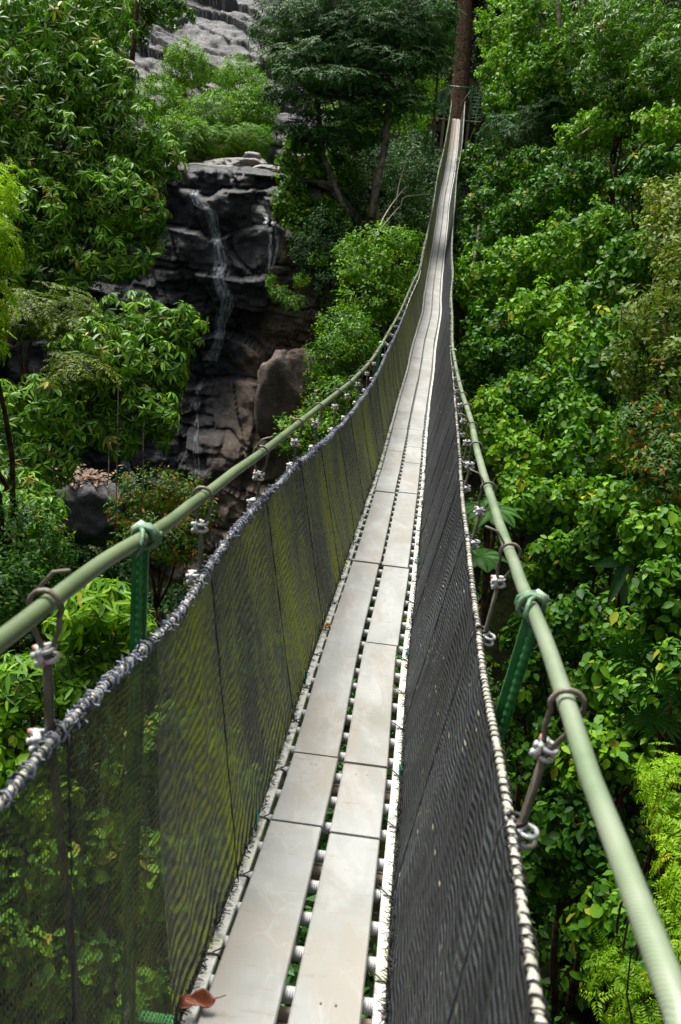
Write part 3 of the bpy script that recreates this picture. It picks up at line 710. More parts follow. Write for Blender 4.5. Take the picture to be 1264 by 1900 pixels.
# hangers
def clamp_mesh():
    mb = MB()
    X, Y_, Z = np.eye(3)
    for dz in (-.009, .009):
        a = np.linspace(-.2, math.pi + .2, 10)
        pts = [(-.012, 0.012, dz)] + [(.014*math.cos(q)*1.0 - 0.0, -.002 - .013*math.sin(q), dz) for q in a[::-1]] + [(.013, .013, dz)]
        mb.tube(pts, .0042, 7, True)
    mb.box((0, .010, 0), X, Y_, Z, .017, .005, .015, .002)
    for sx in (-1, 1):
        for dz in (-.009, .009):
            mb.tube([(sx*.0125, .013, dz), (sx*.0125, .022, dz)], .0060, 6, True)
    return mb.mesh('clamp')
cl_me = clamp_mesh(); cl_me.materials.append(M['clamp'])
hang_items = sorted([(Y, s) for Y in HANG for s in (-1, 1)]); nh = 0; rest = MB()
for Y, s in hang_items:
    c, t_, lat, nn = st(Y); rg = random.Random(int(Y*100) + s*7)
    rp = rope_pt(Y, s); no = nl_o(Y) if s < 0 else nr_o(Y); nhh = float(nl_h(Y) if s < 0 else nr_h(Y))
    edge = c + lat*s*(no + .016) + UP*nhh
    foot = c + lat*s*.30 - UP*.22
    side = lat
    c1 = rp + (edge - rp)*.48 + t_*rg.uniform(-.004, .004); c1 = rp - UP*min(.075, .55*(rp[2] - edge[2])) + (edge - rp)*np.array([1, 1, 0])*.5
    dn = edge - c1; Ld = np.linalg.norm(dn)
    lp = []
    for q in np.linspace(-.5, math.pi + .5, 13): lp.append(rp + lat*math.cos(q)*.023 + UP*math.sin(q)*.023 + t_*rg.uniform(-.002, .002))
    loop = [c1 + lat*.004] + [lp[0]*.6 + c1*.4 + lat*.006] + lp + [lp[-1]*.6 + c1*.4 - lat*.006, c1 - lat*.004]
    if nh < 98 and Y > 0:
        nh += 1; mb = MB()
        for q in (-.0055, .0055):
            mb.tube([c1 + t_*q + UP*.01, (c1 + edge)/2 + t_*q*1.3, edge + t_*q, (edge + foot)/2 + t_*q*.9, foot + t_*q], .0048, 6, True)
        if s < 0: mb.tube([foot, c + lat*.30 - UP*.22], .0048, 6, True)
        h = mb.build('hanger', M['cable'], bridge)
        hm = MB(); hm.tube(loop, .0042, 6, True)
        if rg.random() < .55: hm.tube([lp[8], lp[8] + UP*.03 - lat*s*.02 + t_*rg.uniform(-.02, .02), lp[8] + UP*.04 - lat*s*.05], .0028, 5, True)
        hm.build('loop', M['loop'], h)
        for cc in (c1, edge - UP*.012 + lat*s*.008 + (-t_*.01)):
            o = link('clamp', cl_me, None, h)
            yaw = math.atan2(lat[1], lat[0]) + (math.pi/2 if True else 0) + rg.uniform(-.6, .6)
            o.matrix_local = Matrix.Translation(Vector(cc) - parent_world(h)) @ Matrix.Rotation(yaw, 4, 'Z') @ Matrix.Rotation(rg.uniform(-.3, .3), 4, 'X') @ Matrix.Scale(rg.uniform(.82, .92), 4)
        if .5 < Y < 12:
            cb2, _, lb2, _ = st(Y - SHEAR(Y)); b2 = cb2 + lb2*s*.186 + UP*.01; sm = MB(); tpn = edge - lat*s*.018
            sm.tube([tpn + (b2 - tpn)*q - lat*s*.010 + t_*rg.uniform(-.003, .003) for q in np.linspace(0, 1, 40)], [.0015*rg.uniform(.5, 1.7) for _ in range(40)], 5)
            sm.build('seam', M['black_cord'], h)
        if Y < 16:
            knot(edge - lat*s*.008, lat, t_, .013, 2.6, .0035, M['black_cord'], h, 'lashing', rg, UP*.03)
    else:
        rest.tube([rp, edge, foot], .006, 5, True)
if rest.n: tag(rest.build('hanger', M['cable'], bridge), 'far hanger cables', None, None, 'stuff')

# nets (the cloth hangs a little slack towards the near end)
def net(side, hf, of, Y0, Y1, mat, name='safety_net'):
    Ys = np.concatenate([np.arange(Y0, min(Y1, 14), .03), np.arange(14, Y1, .12)]) if Y1 > 14 else np.arange(Y0, Y1 + .03, .03)
    m = 20; V = np.zeros((len(Ys), m + 1, 3)); UVs = np.zeros((len(Ys), m + 1, 2))
    hs = np.array(HANG)
    for i, Y in enumerate(Ys):
        c, t_, lat, nn = st(Y); h = float(hf(Y)); o_ = float(of(Y))
        j = np.searchsorted(hs, Y); 
        if 0 < j < len(hs): s_ = (Y - hs[j-1])/(hs[j] - hs[j-1]); h -= .010*math.sin(math.pi*s_)
        Yb = Y - SHEAR(Y); cb, tb, latb, nb_ = st(Yb); top = c + lat*side*o_ + UP*h; bot = cb + latb*side*.186 + UP*.004
        for k in range(m + 1):
            f = k/m; p = bot + (top - bot)*f
            env = math.sin(math.pi*f)**.7 if 0 < f < 1 else 0
            fold = .007*float(vnoise(np.array(Y*7.0 + f*1.2), np.array(f*1.5), 80)) + .012*float(vnoise(np.array(Y*1.3 - f), np.array(f*1.2), 82))
            fold += .0055*math.sin(Y*2*math.pi/.11 + 2.2*math.sin(f*3) )*(.4 + .6*abs(float(vnoise(np.array(Y*.8), np.array(f), 84))))
            V[i, k] = p + lat*side*(fold*env + .012*env); UVs[i, k] = (Y, f*(h + .03))
    return link(name, gridmesh(name, V, True, UVs), mat, bridge)
n1 = net(-1, nl_h, nl_o, -2.5, 1.70, M['net_left_thin']); tag(n1, 'thin see-through net panel nearest the camera')
n2 = net(-1, nl_h, nl_o, 1.71, 50.3, M['net_left']); tag(n2, 'olive algae-stained doubled net')
n3 = net(1, nr_h, nr_o, -2.5, 50.3, M['net_right']); tag(n3, 'charcoal net')
# net edge: cream twisted rope with lashing wound round it
def edge_fn(side):
    hf, of = (nl_h, nl_o) if side < 0 else (nr_h, nr_o)
    hs = np.array(HANG)
    def f(Y):
        c, t_, lat, nn = st(Y); h = float(hf(Y)); j = np.searchsorted(hs, Y)
        if 0 < j < len(hs): s_ = (Y - hs[j-1])/(hs[j] - hs[j-1]); h -= .010*math.sin(math.pi*s_)
        return c + lat*side*float(of(Y)) + UP*(h + .004)
    return f
for side, nt in ((-1, n2), (1, n3)):
    ef = edge_fn(side)
    Ys = np.concatenate([np.arange(-2.0, 7, .0045), np.arange(7, 50.3, .08)])
    Pn = np.array([ef(q) for q in Ys[::4]]); Pn = np.stack([np.interp(Ys, Ys[::4], Pn[:, k]) for k in range(3)], -1)
    rad = np.where(Ys < 7, .0062*(1 + .28*np.sin(Ys*2*math.pi/.024)), .006)
    mb = MB(); mb.tube(Pn, rad, 8, True); mb.build('edge_rope', M['cream_rope'], nt)
    # lashing
    for q, (mat, rad0, hr, Ya, Yb, pitch) in enumerate([(M['navy_cord'], .0022, .0085, -.5, 14, .018), (M['grey_cord'], .0019, .0098, .4, 14, .027)] if side < 0 else [(M['black_cord'], .0016, .0085, -.5, 14, .024)]):
        rg = np.random.default_rng(q + 5); Yq = np.arange(Ya, Yb, pitch/7)
        c = np.array([ef(v) for v in Yq[::7]]); c = np.stack([np.interp(Yq, Yq[::7], c[:, k]) for k in range(3)], -1)
        ph = np.cumsum(rg.uniform(.6, 1.4, len(Yq)))*2*math.pi/7
        rr = hr*(1 + .45*vnoise(Yq*38, Yq*0, 90 + q)); off = np.stack([rr*np.cos(ph), 0*ph, rr*np.sin(ph)], -1)
        mb = MB(); mb.tube(c + off, rad0, 5, True); mb.build('lashing', mat, nt)
    if side < 0:    # frayed cord ends
        mb = MB(); mg = MB(); rg = np.random.default_rng(4)
        for i in range(1500):
            Y = rg.uniform(.3, 12) if i % 3 else rg.uniform(1.2, 5); p = ef(Y); d = rg.normal(size=3); d /= np.linalg.norm(d)
            L = rg.uniform(.006, .016); a = p + d*.006
            (mb if i % 2 else mg).tube([a, a + d*L*.6, a + d*L + rg.normal(size=3)*.004], .0016, 4, False)
        tag(mb.build('frayed_cord', M['navy_cord'], nt), None, None, None, 'stuff'); tag(mg.build('frayed_cord', M['grey_cord'], nt), None, None, None, 'stuff')
# net ties along the deck rail, frayed bottom hem
for side, nt in ((-1, n2), (1, n3)):
    rg = np.random.default_rng(11 + side); mb = MB()
    for i in range(1700):
        Y = 1.2 + 12*rg.random()**1.6; c, t_, lat, nn = st(Y); p = c + lat*side*(.186 + rg.uniform(-.004, .006)) + UP*(.012 + rg.uniform(0, .025))
        d = rg.normal(size=3); d[0] -= side*.8; d /= np.linalg.norm(d); mb.tube([p, p + d*rg.uniform(.008, .022)], .0012, 4, False)
    tag(mb.build('frayed_hem', M['black_cord'], nt), None, None, None, 'stuff')
    Y = 0.9
    while Y < 9:
        c, t_, lat, nn = st(Y); mb = MB(); b = c + lat*side*.172 + nn*(-.009)
        a = np.linspace(0, 2*math.pi, 15)
        mb.tube([b + lat*.017*math.cos(q)*1.1 + nn*.030*math.sin(q) + t_*.004*math.sin(3*q) for q in a], .0022, 5)
        mb.tube([b + nn*.030, b + nn*.034 - lat*side*.02 + t_*.02, b + nn*.025 - lat*side*.028 + t_*.045], .0018, 5)
        mb.build('tie', M['black_cord'], nt); Y += rg.uniform(.27, .36)
    for Y in (2.3, 3.3, 4.55, 5.2, 5.9, 7.0):
        c, t_, lat, nn = st(Y + .2*side); p = c + lat*side*.18 + UP*.035
        mb = MB(); mb.tube([p + rg.normal(size=3)*np.array([.004, .02, .012]) for _ in range(9)], .0022, 5); mb.build('teal_tie', M['teal_cord'], nt)

# dead leaf on the deck rail, and a small orange one
def curled_leaf(name, c, L, W, ax, mat, label, seed):
    n, m = 25, 13; V = np.zeros((n, m, 3))
    ax = np.array(ax, float); ax /= np.linalg.norm(ax); ay = np.cross(UP, ax); ay /= np.linalg.norm(ay)
    for i in range(n):
        s = i/(n - 1); hw = W*(.12 + math.sin(math.pi*min(1, s*.98 + .02))**.7)*(1 + .10*math.sin(s*31)) * (1 if s < .97 else .2)
        for j in range(m):
            q = (j/(m - 1) - .5)*2
            V[i, j] = ax*L*(s - .5) + ay*(hw*q*(1 - .25*abs(q)) + .006*math.sin(s*5)) + UP*(W*(.9 if q > 0 else .35)*abs(q)**1.6*(.7 + .3*math.sin(s*9 + q)) + .006*math.sin(s*8 + q*3) + .35*L*(s - .35)**2)
    mb = MB(); mb.grid(V); mb.tube([V[-1, m//2], V[-1, m//2] + ax*L*.12, V[-1, m//2] + ax*L*.28 + UP*.004], .0013, 5)
    o = mb.build(name, mat, None, True, c); so = o.modifiers.new('t', 'SOLIDIFY'); so.thickness = .0006
    return tag(o, label, 'leaf')
c, t_, lat, nn = st(1.35)
curled_leaf('dried_leaf', c - lat*.158 + UP*.048, .064, .018, (1, .22, .05), M['dead_leaf'], 'curled brown dead leaf lying on the left edge of the planks in the foreground', 3)
c, t_, lat, nn = st(3.66)
curled_leaf('fallen_leaf', c - lat*.158 + UP*.040, .03, .010, (.2, 1, .2), M['orange_leaf'], 'small bright orange-yellow leaf caught beside the left planks', 5)

# ------------------------------------------------------------------ foliage
def leafset(kind, rg):
    """leaves of one sprig in local axes (z outward): rows of (base, dir, normal, length, width)"""
    out = []
    if kind == 'whorl':         # drooping rosette of long leaves
        n = 7
        for i in range(n):
            a = i*2*math.pi/n + rg.uniform(-.3, .3); dr = rg.uniform(.1, .9)
            d = np.array([math.cos(a), math.sin(a), .15 - dr]); d /= np.linalg.norm(d)
            out.append((d*.08, d, np.array([0, 0, 1.0]), rg.uniform(.75, 1.1), rg.uniform(.24, .32)))
    elif kind == 'ovate':       # broad leaves along a leafy tip
        for i in range(6):
            a = i*2.4 + rg.uniform(-.4, .4); z = -i*.10
            d = np.array([math.cos(a), math.sin(a), rg.uniform(-.75, .05)]); d /= np.linalg.norm(d)
            out.append((np.array([d[0]*.16, d[1]*.16, z]), d, np.array([0, 0, 1.0]), rg.uniform(.55, .95)*(1 - .3*(i < 2)), rg.uniform(.56, .74)))
    elif kind == 'pinnate':     # flat spray, leaflets either side of a rachis
        for r_ in range(3):
            a0 = r_*2.1 + rg.uniform(-.4, .4); D = np.array([math.cos(a0), math.sin(a0), -.15])
            S = np.array([-math.sin(a0), math.cos(a0), -.1])
            for i in range(6):
                for s in (-1, 1):
                    b = D*(.15 + .16*i); d = D*.55 + S*s*.9 + np.array([0, 0, rg.uniform(-.25, .1)]); d /= np.linalg.norm(d)
                    out.append((b, d, np.array([0, 0, 1.0]), .36*(1.1 - .1*i), .34))
    elif kind == 'small':
        for i in range(10):
            d = rg.normal(size=3); d[2] = abs(d[2])*.6 - .15; d /= np.linalg.norm(d)
            b = rg.normal(size=3)*.28; out.append((b, d, np.array([0, 0, 1.0]), rg.uniform(.32, .55), rg.uniform(.38, .5)))
    return out

def sprigs(kind, pos, nrm, size, seed, odd=0.03, tint0=None, droop=0.5):
    """N sprigs -> vertex, face arrays"""
    rg = np.random.default_rng(seed); N = len(pos)
    var = [leafset(kind, rg) for _ in range(6)]; nl = len(var[0])
    Bs = np.array([[l[0] for l in v] for v in var]); Ds = np.array([[l[1] for l in v] for v in var]); Ns = np.array([[l[2] for l in v] for v in var])
    Ls = np.array([[l[3] for l in v] for v in var]); Ws = np.array([[l[4] for l in v] for v in var])
    pick = rg.integers(0, 6, N)
    # sprig frame: z axis = outward blended with up
    z = nrm*1.0 + np.array([0, 0, droop]) + rg.normal(size=(N, 3))*.28; z /= np.linalg.norm(z, axis=1, keepdims=True)
    a = rg.normal(size=(N, 3)); x = np.cross(a, z); x /= np.linalg.norm(x, axis=1, keepdims=True); yv = np.cross(z, x)
    Fm = np.stack([x, yv, z], 1)       # rows are axes
    sz = size*rg.uniform(.7, 1.25, N)
    B_ = np.einsum('nlk,nkj->nlj', Bs[pick], Fm)*sz[:, None, None] + pos[:, None, :]
    D_ = np.einsum('nlk,nkj->nlj', Ds[pick], Fm); D_[..., 2] -= .18; D_ += rg.normal(size=D_.shape)*.10
    D_ /= np.linalg.norm(D_, axis=2, keepdims=True)
    Nn = np.einsum('nlk,nkj->nlj', Ns[pick], Fm) + np.array([0, 0, .5]) + rg.normal(size=D_.shape)*.22
    S_ = np.cross(D_, Nn); S_ /= np.linalg.norm(S_, axis=2, keepdims=True) + 1e-9; Nn = np.cross(S_, D_)
    L_ = Ls[pick]*sz[:, None]; W_ = Ws[pick]*L_*.5
    B_, D_, S_, Nn = [q.reshape(-1, 3) for q in (B_, D_, S_, Nn)]; L_ = L_.reshape(-1, 1); W_ = W_.reshape(-1, 1); n = len(B_)
    small = kind in ('pinnate', 'small')
    if small:
        vs = [B_, B_ + D_*L_*.5 + S_*W_ + Nn*W_*.25, B_ + D_*L_ - Nn*L_*.12, B_ + D_*L_*.5 - S_*W_ + Nn*W_*.25]
        faces = [[0, 1, 2, 3]]
    else:
        bend = Nn*L_
        vs = [B_, B_ + D_*L_*.52 - bend*.02, B_ + D_*L_ - bend*.20,
              B_ + D_*L_*.22 + S_*W_*.78 + Nn*W_*.25, B_ + D_*L_*.60 + S_*W_*.92 + Nn*W_*.22 - bend*.05,
              B_ + D_*L_*.22 - S_*W_*.78 + Nn*W_*.25, B_ + D_*L_*.60 - S_*W_*.92 + Nn*W_*.22 - bend*.05]
        faces = [[0, 3, 4, 2, 1], [0, 1, 2, 6, 5]]
    k = len(vs); V = np.stack(vs, 1).reshape(-1, 3)
    Fc = (np.arange(n)[:, None, None]*k + np.array(faces)[None]).reshape(-1, len(faces[0]))
    t0 = rg.uniform(.15, .75, N) if tint0 is None else tint0 + rg.uniform(-.2, .2, N)
    tint = np.clip(np.repeat(t0, nl) + rg.uniform(-.2, .25, n), 0, 1)
    od = (rg.random(n) < odd*.6) | np.repeat(rg.random(N) < odd*.5, nl)
    col = np.stack([tint, od*rg.uniform(.5, 1, n), np.zeros(n)], -1)
    return V, Fc, np.repeat(col, len(faces), 0)

def foliage_mesh(name, chunks, mat):
    Vs, Fs, Cs = [], [], []; off = 0
    w_ = chunks[0][1].shape[1]
    for V, Fc, C_ in chunks: Vs.append(V); Fs.append(Fc + off); Cs.append(C_); off += len(V)
    V = np.concatenate(Vs).astype(np.float32); Fc = np.concatenate(Fs).astype(np.int32); C_ = np.concatenate(Cs)
    me = bpy.data.meshes.new(name)
    me.vertices.add(len(V)); me.vertices.foreach_set('co', V.reshape(-1))
    me.loops.add(Fc.size); me.loops.foreach_set('vertex_index', Fc.reshape(-1))
    me.polygons.add(len(Fc)); me.polygons.foreach_set('loop_start', (np.arange(len(Fc))*w_).astype(np.int32))
    me.update(calc_edges=True)
    at = me.attributes.new('tint', 'FLOAT_COLOR', 'FACE')
    at.data.foreach_set('color', np.c_[C_, np.ones(len(C_))].astype(np.float32).reshape(-1))
    me.materials.append(mat); return me

LEAFTOT = 0
def blob_sprigs(kind, c, r, size, seed, dens=1.0, odd=.03, tint0=None, droop=.5):
    """sprigs on and inside a lumpy ellipsoid"""
    global LEAFTOT
    rg = np.random.default_rng(seed); r = np.array(r, float)
    area = 4*math.pi*((r[0]*r[1])**1.6 + (r[0]*r[2])**1.6 + (r[1]*r[2])**1.6)**(1/1.6)/3**(1/1.6)
    N = int(dens*area/(size*size)*(2.0 if kind == 'small' else 1.25)) + 10
    d = rg.normal(size=(N, 3)); d /= np.linalg.norm(d, axis=1, keepdims=True)
    lump = 1 + .30*vnoise(d[:, 0]*2.6 + seed*3.1, d[:, 1]*2.6 + d[:, 2]*2.3, 61) + .20*vnoise(d[:, 0]*6 + d[:, 2]*3 + seed, d[:, 1]*6 - d[:, 2]*5, 62)
    depth = 1 - np.abs(rg.normal(size=N))*.16
    # gaps: remove sprigs where a cell noise is low
    gap = vnoise(d[:, 0]*4.3 + seed*1.7, d[:, 1]*4.3 + d[:, 2]*4.9 + seed, 63)
    keep = (gap > -.38) | (rg.random(N) < .25)
    p = c + d*r*(lump*depth)[:, None]; LEAFTOT += int(keep.sum())*8
    return sprigs(kind, p[keep], (d/r*r.mean())[keep], size, seed + 1, odd, tint0, droop)

KINDS = {'glossy': ('whorl', 'leaf_glossy', .13), 'vine': ('ovate', 'leaf_vine', .155), 'lime': ('pinnate', 'leaf_lime', .15),
         'dark': ('pinnate', 'leaf_dark', .26), 'olive': ('pinnate', 'leaf_olive', .17), 'fresh': ('small', 'leaf_fresh', .20), 'rusty': ('small', 'leaf_rusty', .16),
         'olivesmall': ('small', 'leaf_olive', .17), 'darksmall': ('small', 'leaf_dark', .2), 'freshbroad': ('ovate', 'leaf_fresh', .155), 'vinesmall': ('small', 'leaf_vine', .17)}

def limb(mb, a, b, r0, r1, seed, wobble=.08, n=9):
    rg = np.random.default_rng(seed); a = np.array(a, float); b = np.array(b, float); L = np.linalg.norm(b - a)
    s = np.linspace(0, 1, n)[:, None]; p = a + (b - a)*s
    w1, w2 = rg.normal(size=3), rg.normal(size=3)
    p = p + L*wobble*(np.sin(s*math.pi)*w1*.6 + np.sin(s*2*math.pi)*w2*.35)
    mb.tube(p, np.linspace(r0, r1, n), 9, True)
    return p

PLANTSEED = [100]
def plant(name, cat, kind, blobs, label, group=None, size=None, dens=1.0, odd=.03, trunk=.05, bark='bark', base=None, tint0=None, depth=.8, droop=.5, mat=None, trunk_path=None, minor=True):
    """blobs: (u, v, d, rx px, ry px) where the crown stands; trunk and limbs rise from the slope below"""
    k_, m_, s_ = KINDS[kind]; s_ = size or s_; PLANTSEED[0] += 17; sd_ = PLANTSEED[0]
    cs = [P(u, v, d) for (u, v, d, rx, ry) in blobs]; rs = [(rx/F*d, max(.35, depth*(rx + ry)/2/F*d), ry/F*d) for (u, v, d, rx, ry) in blobs]
    cen = np.mean(cs, axis=0)
    if base is None:
        bx, by = cen[0] + (0.3 if cen[0] > 0 else -0.3), cen[1] + .6; base = np.array([bx, by, float(terrain(bx, by)) - .15])
    else: base = np.array(base, float)
    root = empty(name, base, label, cat, group)
    ch = []
    for i, (c, r) in enumerate(zip(cs, rs)):
        ch.append(blob_sprigs(k_, c, r, s_, sd_ + i, dens, odd, tint0, droop))
        # darker interior twigs' leaves give the crown depth
    link('crown', foliage_mesh('crown', ch, M[mat or m_]), None, root)
    mb = MB(); tp = np.array(trunk_path) if trunk_path is not None else None
    hub = base*.35 + cen*.65 if tp is None else tp[-1]
    if tp is None: limb(mb, base, hub, trunk, trunk*.65, sd_, .06)
    else: mb.tube(tp, np.linspace(trunk, trunk*.7, len(tp)), 10, True)
    for i, c in enumerate(cs):
        e = c; limb(mb, hub, e, trunk*.6, trunk*.15, sd_ + i, .07)
        rg = np.random.default_rng(sd_ + 50 + i); r = np.array(rs[i])
        for q in range(5):
            d = rg.normal(size=3); d /= np.linalg.norm(d); limb(mb, hub*.3 + e*.7, e + d*r*.85, trunk*.22, trunk*.06, sd_ + i*7 + q, .08, 6)
    mb.build('trunk', M[bark], root)
    return root

# ================================================================== the plants
GL, GR, GM, GN = 'trees on the left side of the gorge', 'vine-hung shrubs on the right slope', 'trees beside the upper stream', 'shrubs in the gorge below the bridge'
# left bank, big glossy-leaved tree
plant('broadleaf_tree', 'tree', 'glossy', [(60,60,15,120,90),(150,40,15.5,90,90),(40,190,14.5,110,90),(170,160,15,100,80),(90,300,14.5,110,90),(230,260,15,85,80),(200,370,14.5,110,80),(60,420,14,100,90),(190,470,14.3,90,60),(270,390,15,50,70),(90,520,14,80,60),(285,290,15.5,50,50)],
      'tall glossy-leaved tree filling the upper left, left of the waterfall', GL, trunk=.10, bark='bark', size=.145, base=P(-150,820,15.5))
plant('broadleaf_tree', 'tree', 'glossy', [(250,600,12.5,85,60),(310,620,12.6,60,55),(200,660,12,90,70),(290,690,12.4,55,60),(150,740,12,100,60),(250,760,12,80,50),(300,770,12.2,35,50),(60,760,11.5,90,60),(60,860,11.5,80,60),(20,920,11,90,60),(130,800,11.8,70,45),(60,950,10.6,60,40),(225,810,12,45,40),(320,690,12.4,35,45),(345,600,12.6,35,40)],
      'glossy-leaved tree with rounded top leaning out in front of the black cliff', GL, trunk=.06, size=.13, base=P(-90,1000,12.6))
plant('feathery_tree', 'tree', 'olive', [(90,570,12.2,85,45),(40,590,12,60,40),(140,620,12,60,35),(150,680,11.6,60,30)], 'olive feathery-leaved tree between the glossy trees on the left', GL, trunk=.05, droop=1.0, base=P(-60,900,12.4))
plant('feathery_tree', 'tree', 'lime', [(-25,360,8.5,60,70),(-20,450,8.5,55,60),(-30,560,8.6,55,60),(-40,640,8.6,48,40)], 'bright yellow-green feathery tree cut by the left edge of the picture', GL, trunk=.06, size=.12, tint0=.7)
plant('hanging_vine', 'vine', 'darksmall', [(50,1010,9.5,75,90),(20,1110,9,60,80),(90,1060,10,45,80)], 'dark curtain of vines hanging at the left edge under the glossy trees', GN, trunk=.03, size=.13, mat='leaf_vine', tint0=.12)
# gorge below on the left, in front of and behind the net
plant('rusty_shrub', 'shrub', 'rusty', [(300,910,16,80,35),(250,950,16,50,40),(350,960,16,50,45),(300,1000,15.5,70,50)], 'shrub with rust-tipped leaves below the cliff beside the side stream', GN, odd=.2, trunk=.05)
plant('rosette_shrub', 'shrub', 'glossy', [(190,1120,7.6,75,45),(130,1150,7.6,50,50),(240,1180,7.8,50,40)], 'shrub with neat leaf rosettes under the nearest left post', GN, size=.125, tint0=.55, trunk=.03, mat='leaf_fresh')
plant('rosette_shrub', 'shrub', 'glossy', [(130,1260,7.6,80,45),(40,1260,7.4,60,50),(200,1230,7.8,50,40)], 'darker rosette shrub below the first one, above the net rope', GN, size=.12, trunk=.03)
plant('leafy_shrub', 'shrub', 'freshbroad', [(30,1390,7.2,80,50),(-20,1330,7.2,60,50),(60,1480,7.2,90,60)], 'bright broad-leaved shrub at the left edge just above the net rope', GN, size=.12, tint0=.6, trunk=.03)
plant('leafy_shrub', 'shrub', 'vine', [(60,1620,7,120,90),(180,1560,7.4,70,70),(-20,1760,6.6,110,90),(120,1790,6.8,110,80)], 'leafy shrub showing through the thin net panel on the far left', GN, trunk=.03)
plant('leafy_shrub', 'shrub', 'freshbroad', [(210,1680,7.6,80,80),(230,1850,7.0,110,70),(100,1930,6.6,120,60)], 'green shrub seen through the net beside the green post', GN, trunk=.03)
plant('leafy_shrub', 'shrub', 'vine', [(330,1400,10,120,110),(420,1250,12,120,80),(330,1640,9,110,120),(480,1500,10,90,90)], 'shrub hidden behind the olive net below the deck', GN, trunk=.03)
plant('leafy_shrub', 'shrub', 'darksmall', [(560,1750,8,130,110),(640,1500,9,110,100),(600,1950,7,150,80),(720,1300,11,90,80)], 'shrub directly under the deck seen between the rungs', GN, trunk=.03)

# middle: dark layered tree beside the falls
t1 = [P(655,430,27), P(628,360,26.8), P(600,290,26.6), P(590,200,26.5), P(598,100,26.5)]
t2 = [P(690,405,26), P(700,340,26), P(715,270,26), P(722,190,26), P(716,110,26.2), P(700,40,26.3)]
plant('layered_tree', 'tree', 'dark', [(560,110,26,85,34),(640,90,25.8,90,34),(610,145,25.6,110,26),(520,60,26.2,55,34),(560,20,26.3,80,38),(620,200,25.8,90,22),(550,170,25.8,70,22),(620,250,26,70,18),(560,240,26,55,20),(640,30,26.4,80,40),(600,60,26.8,100,50),(660,240,27.2,60,40)],
      'dark tiered tree with thin pale trunk curving left, nearest the falls', GM, bark='bark_pale', trunk=.085, base=t1[0], trunk_path=t1, depth=1.3, droop=.9, size=.26, dens=.95, tint0=.5)
plant('layered_tree', 'tree', 'dark', [(690,50,25.6,95,36),(760,60,25.4,75,32),(720,110,25.4,95,28),(790,105,25.2,45,22),(680,0,25.8,110,40),(790,15,25.5,65,40),(720,160,25.6,80,22),(770,190,25.2,60,16),(650,150,25.6,60,22),(740,90,26.4,90,50),(700,190,27.4,80,40),(800,60,26,40,40)],
      'dark tiered tree with thicker pale trunk curving right, nearest the bridge', GM, bark='bark_pale', trunk=.11, base=t2[0], trunk_path=t2, depth=1.3, droop=.9, size=.26, dens=.95, tint0=.5)
plant('bushy_tree', 'tree', 'freshbroad', [(560,300,26.8,55,60),(540,370,26.6,40,45),(610,330,27.5,60,70),(590,400,26.5,60,40),(560,420,26.4,40,30)], 'bushy tree with yellow-green edge directly right of the waterfall lip', GM, trunk=.07, size=.2, tint0=.35)
plant('bushy_tree', 'tree', 'darksmall', [(610,450,25.6,55,55),(640,380,27.5,40,60),(580,470,25.8,40,40),(620,520,25.3,40,40)], 'dark low bush under the tiered trees at the cliff edge', GM, trunk=.05)
plant('leafy_shrub', 'shrub', 'fresh', [(720,450,22.5,70,32),(680,500,22.2,55,40),(730,520,22.4,50,45),(690,560,22,60,35),(640,470,23,22,20)], 'fine-leaved light green shrub between the tiered trees and the bridge', GM, trunk=.05, size=.19)
plant('leafy_shrub', 'shrub', 'vinesmall', [(640,610,20.5,50,40),(610,670,20,45,50),(660,640,20,45,50),(620,740,19.5,45,45),(580,800,19,60,45)], 'dark green shrub hugging the cliff just left of the left handrail', GM, trunk=.05)
plant('leafy_shrub', 'shrub', 'darksmall', [(750,330,30,45,60),(765,400,31,30,60),(690,330,29,60,70),(775,270,34,35,35),(640,300,29,50,70)], 'shadowy understorey shrub behind the thicker pale trunk', GM, trunk=.05)
plant('leafy_shrub', 'shrub', 'fresh', [(760,210,31,45,30),(690,220,32,50,25),(640,225,33,40,30),(780,150,36,40,35),(540,90,36,40,60)], 'yellow-green shrub glowing through the tiers of the dark trees', GM, trunk=.05, tint0=.6)
plant('cliff_plant', 'plant', 'fresh', [(520,545,24.6,18,14),(545,560,24.4,22,14),(500,520,25,12,10),(560,520,24.8,16,14),(590,480,25,20,16)], 'sparse sprigs of green growing in cracks on the right part of the cliff', GM, trunk=.01, size=.11, dens=.45, tint0=.25, base=P(545,575,24.8))
# the bright bushes behind the pool
plant('bright_bush', 'bush', 'fresh', [(345,125,36,45,42),(300,190,34,50,45),(330,250,32.5,60,35)], 'bright bush with a pointed top left of the stream behind the pool', GM, dens=1.7, trunk=.05, tint0=.55, size=.22)
plant('bright_bush', 'bush', 'fresh', [(445,150,35,50,38),(470,200,34,45,42),(400,215,33.5,60,45)], 'bright bush with a rounded top right behind the pool, below the grey slabs', GM, dens=1.7, trunk=.05, tint0=.55, size=.22)
plant('bright_bush', 'bush', 'lime', [(400,265,32.6,65,32),(460,262,32.6,48,34),(345,280,32.2,40,22)], 'low yellow-green bush trailing down to the pool rocks', GM, dens=1.7, trunk=.04, tint0=.4, size=.2, mat='leaf_fresh')
plant('broadleaf_tree', 'tree', 'glossy', [(300,10,30,60,35),(240,30,31,50,50),(200,120,28,50,60),(150,0,28,60,60)], 'dark-leaved tree hanging over the grey slabs at the top left', GL, size=.26, trunk=.09, tint0=.3)
mb = MB(); limb(mb, P(244,125,28.5), P(252,-60,28.5), .085, .06, 3, .03, 12)
tr = tag(mb.build('slim_tree', M['bark'], None, True), 'single slim brown trunk standing in front of the slabs at the top left', 'tree trunk')
mb = MB(); limb(mb, P(95,38,19), P(245,120,27.5), .05, .10, 5, .03, 12)
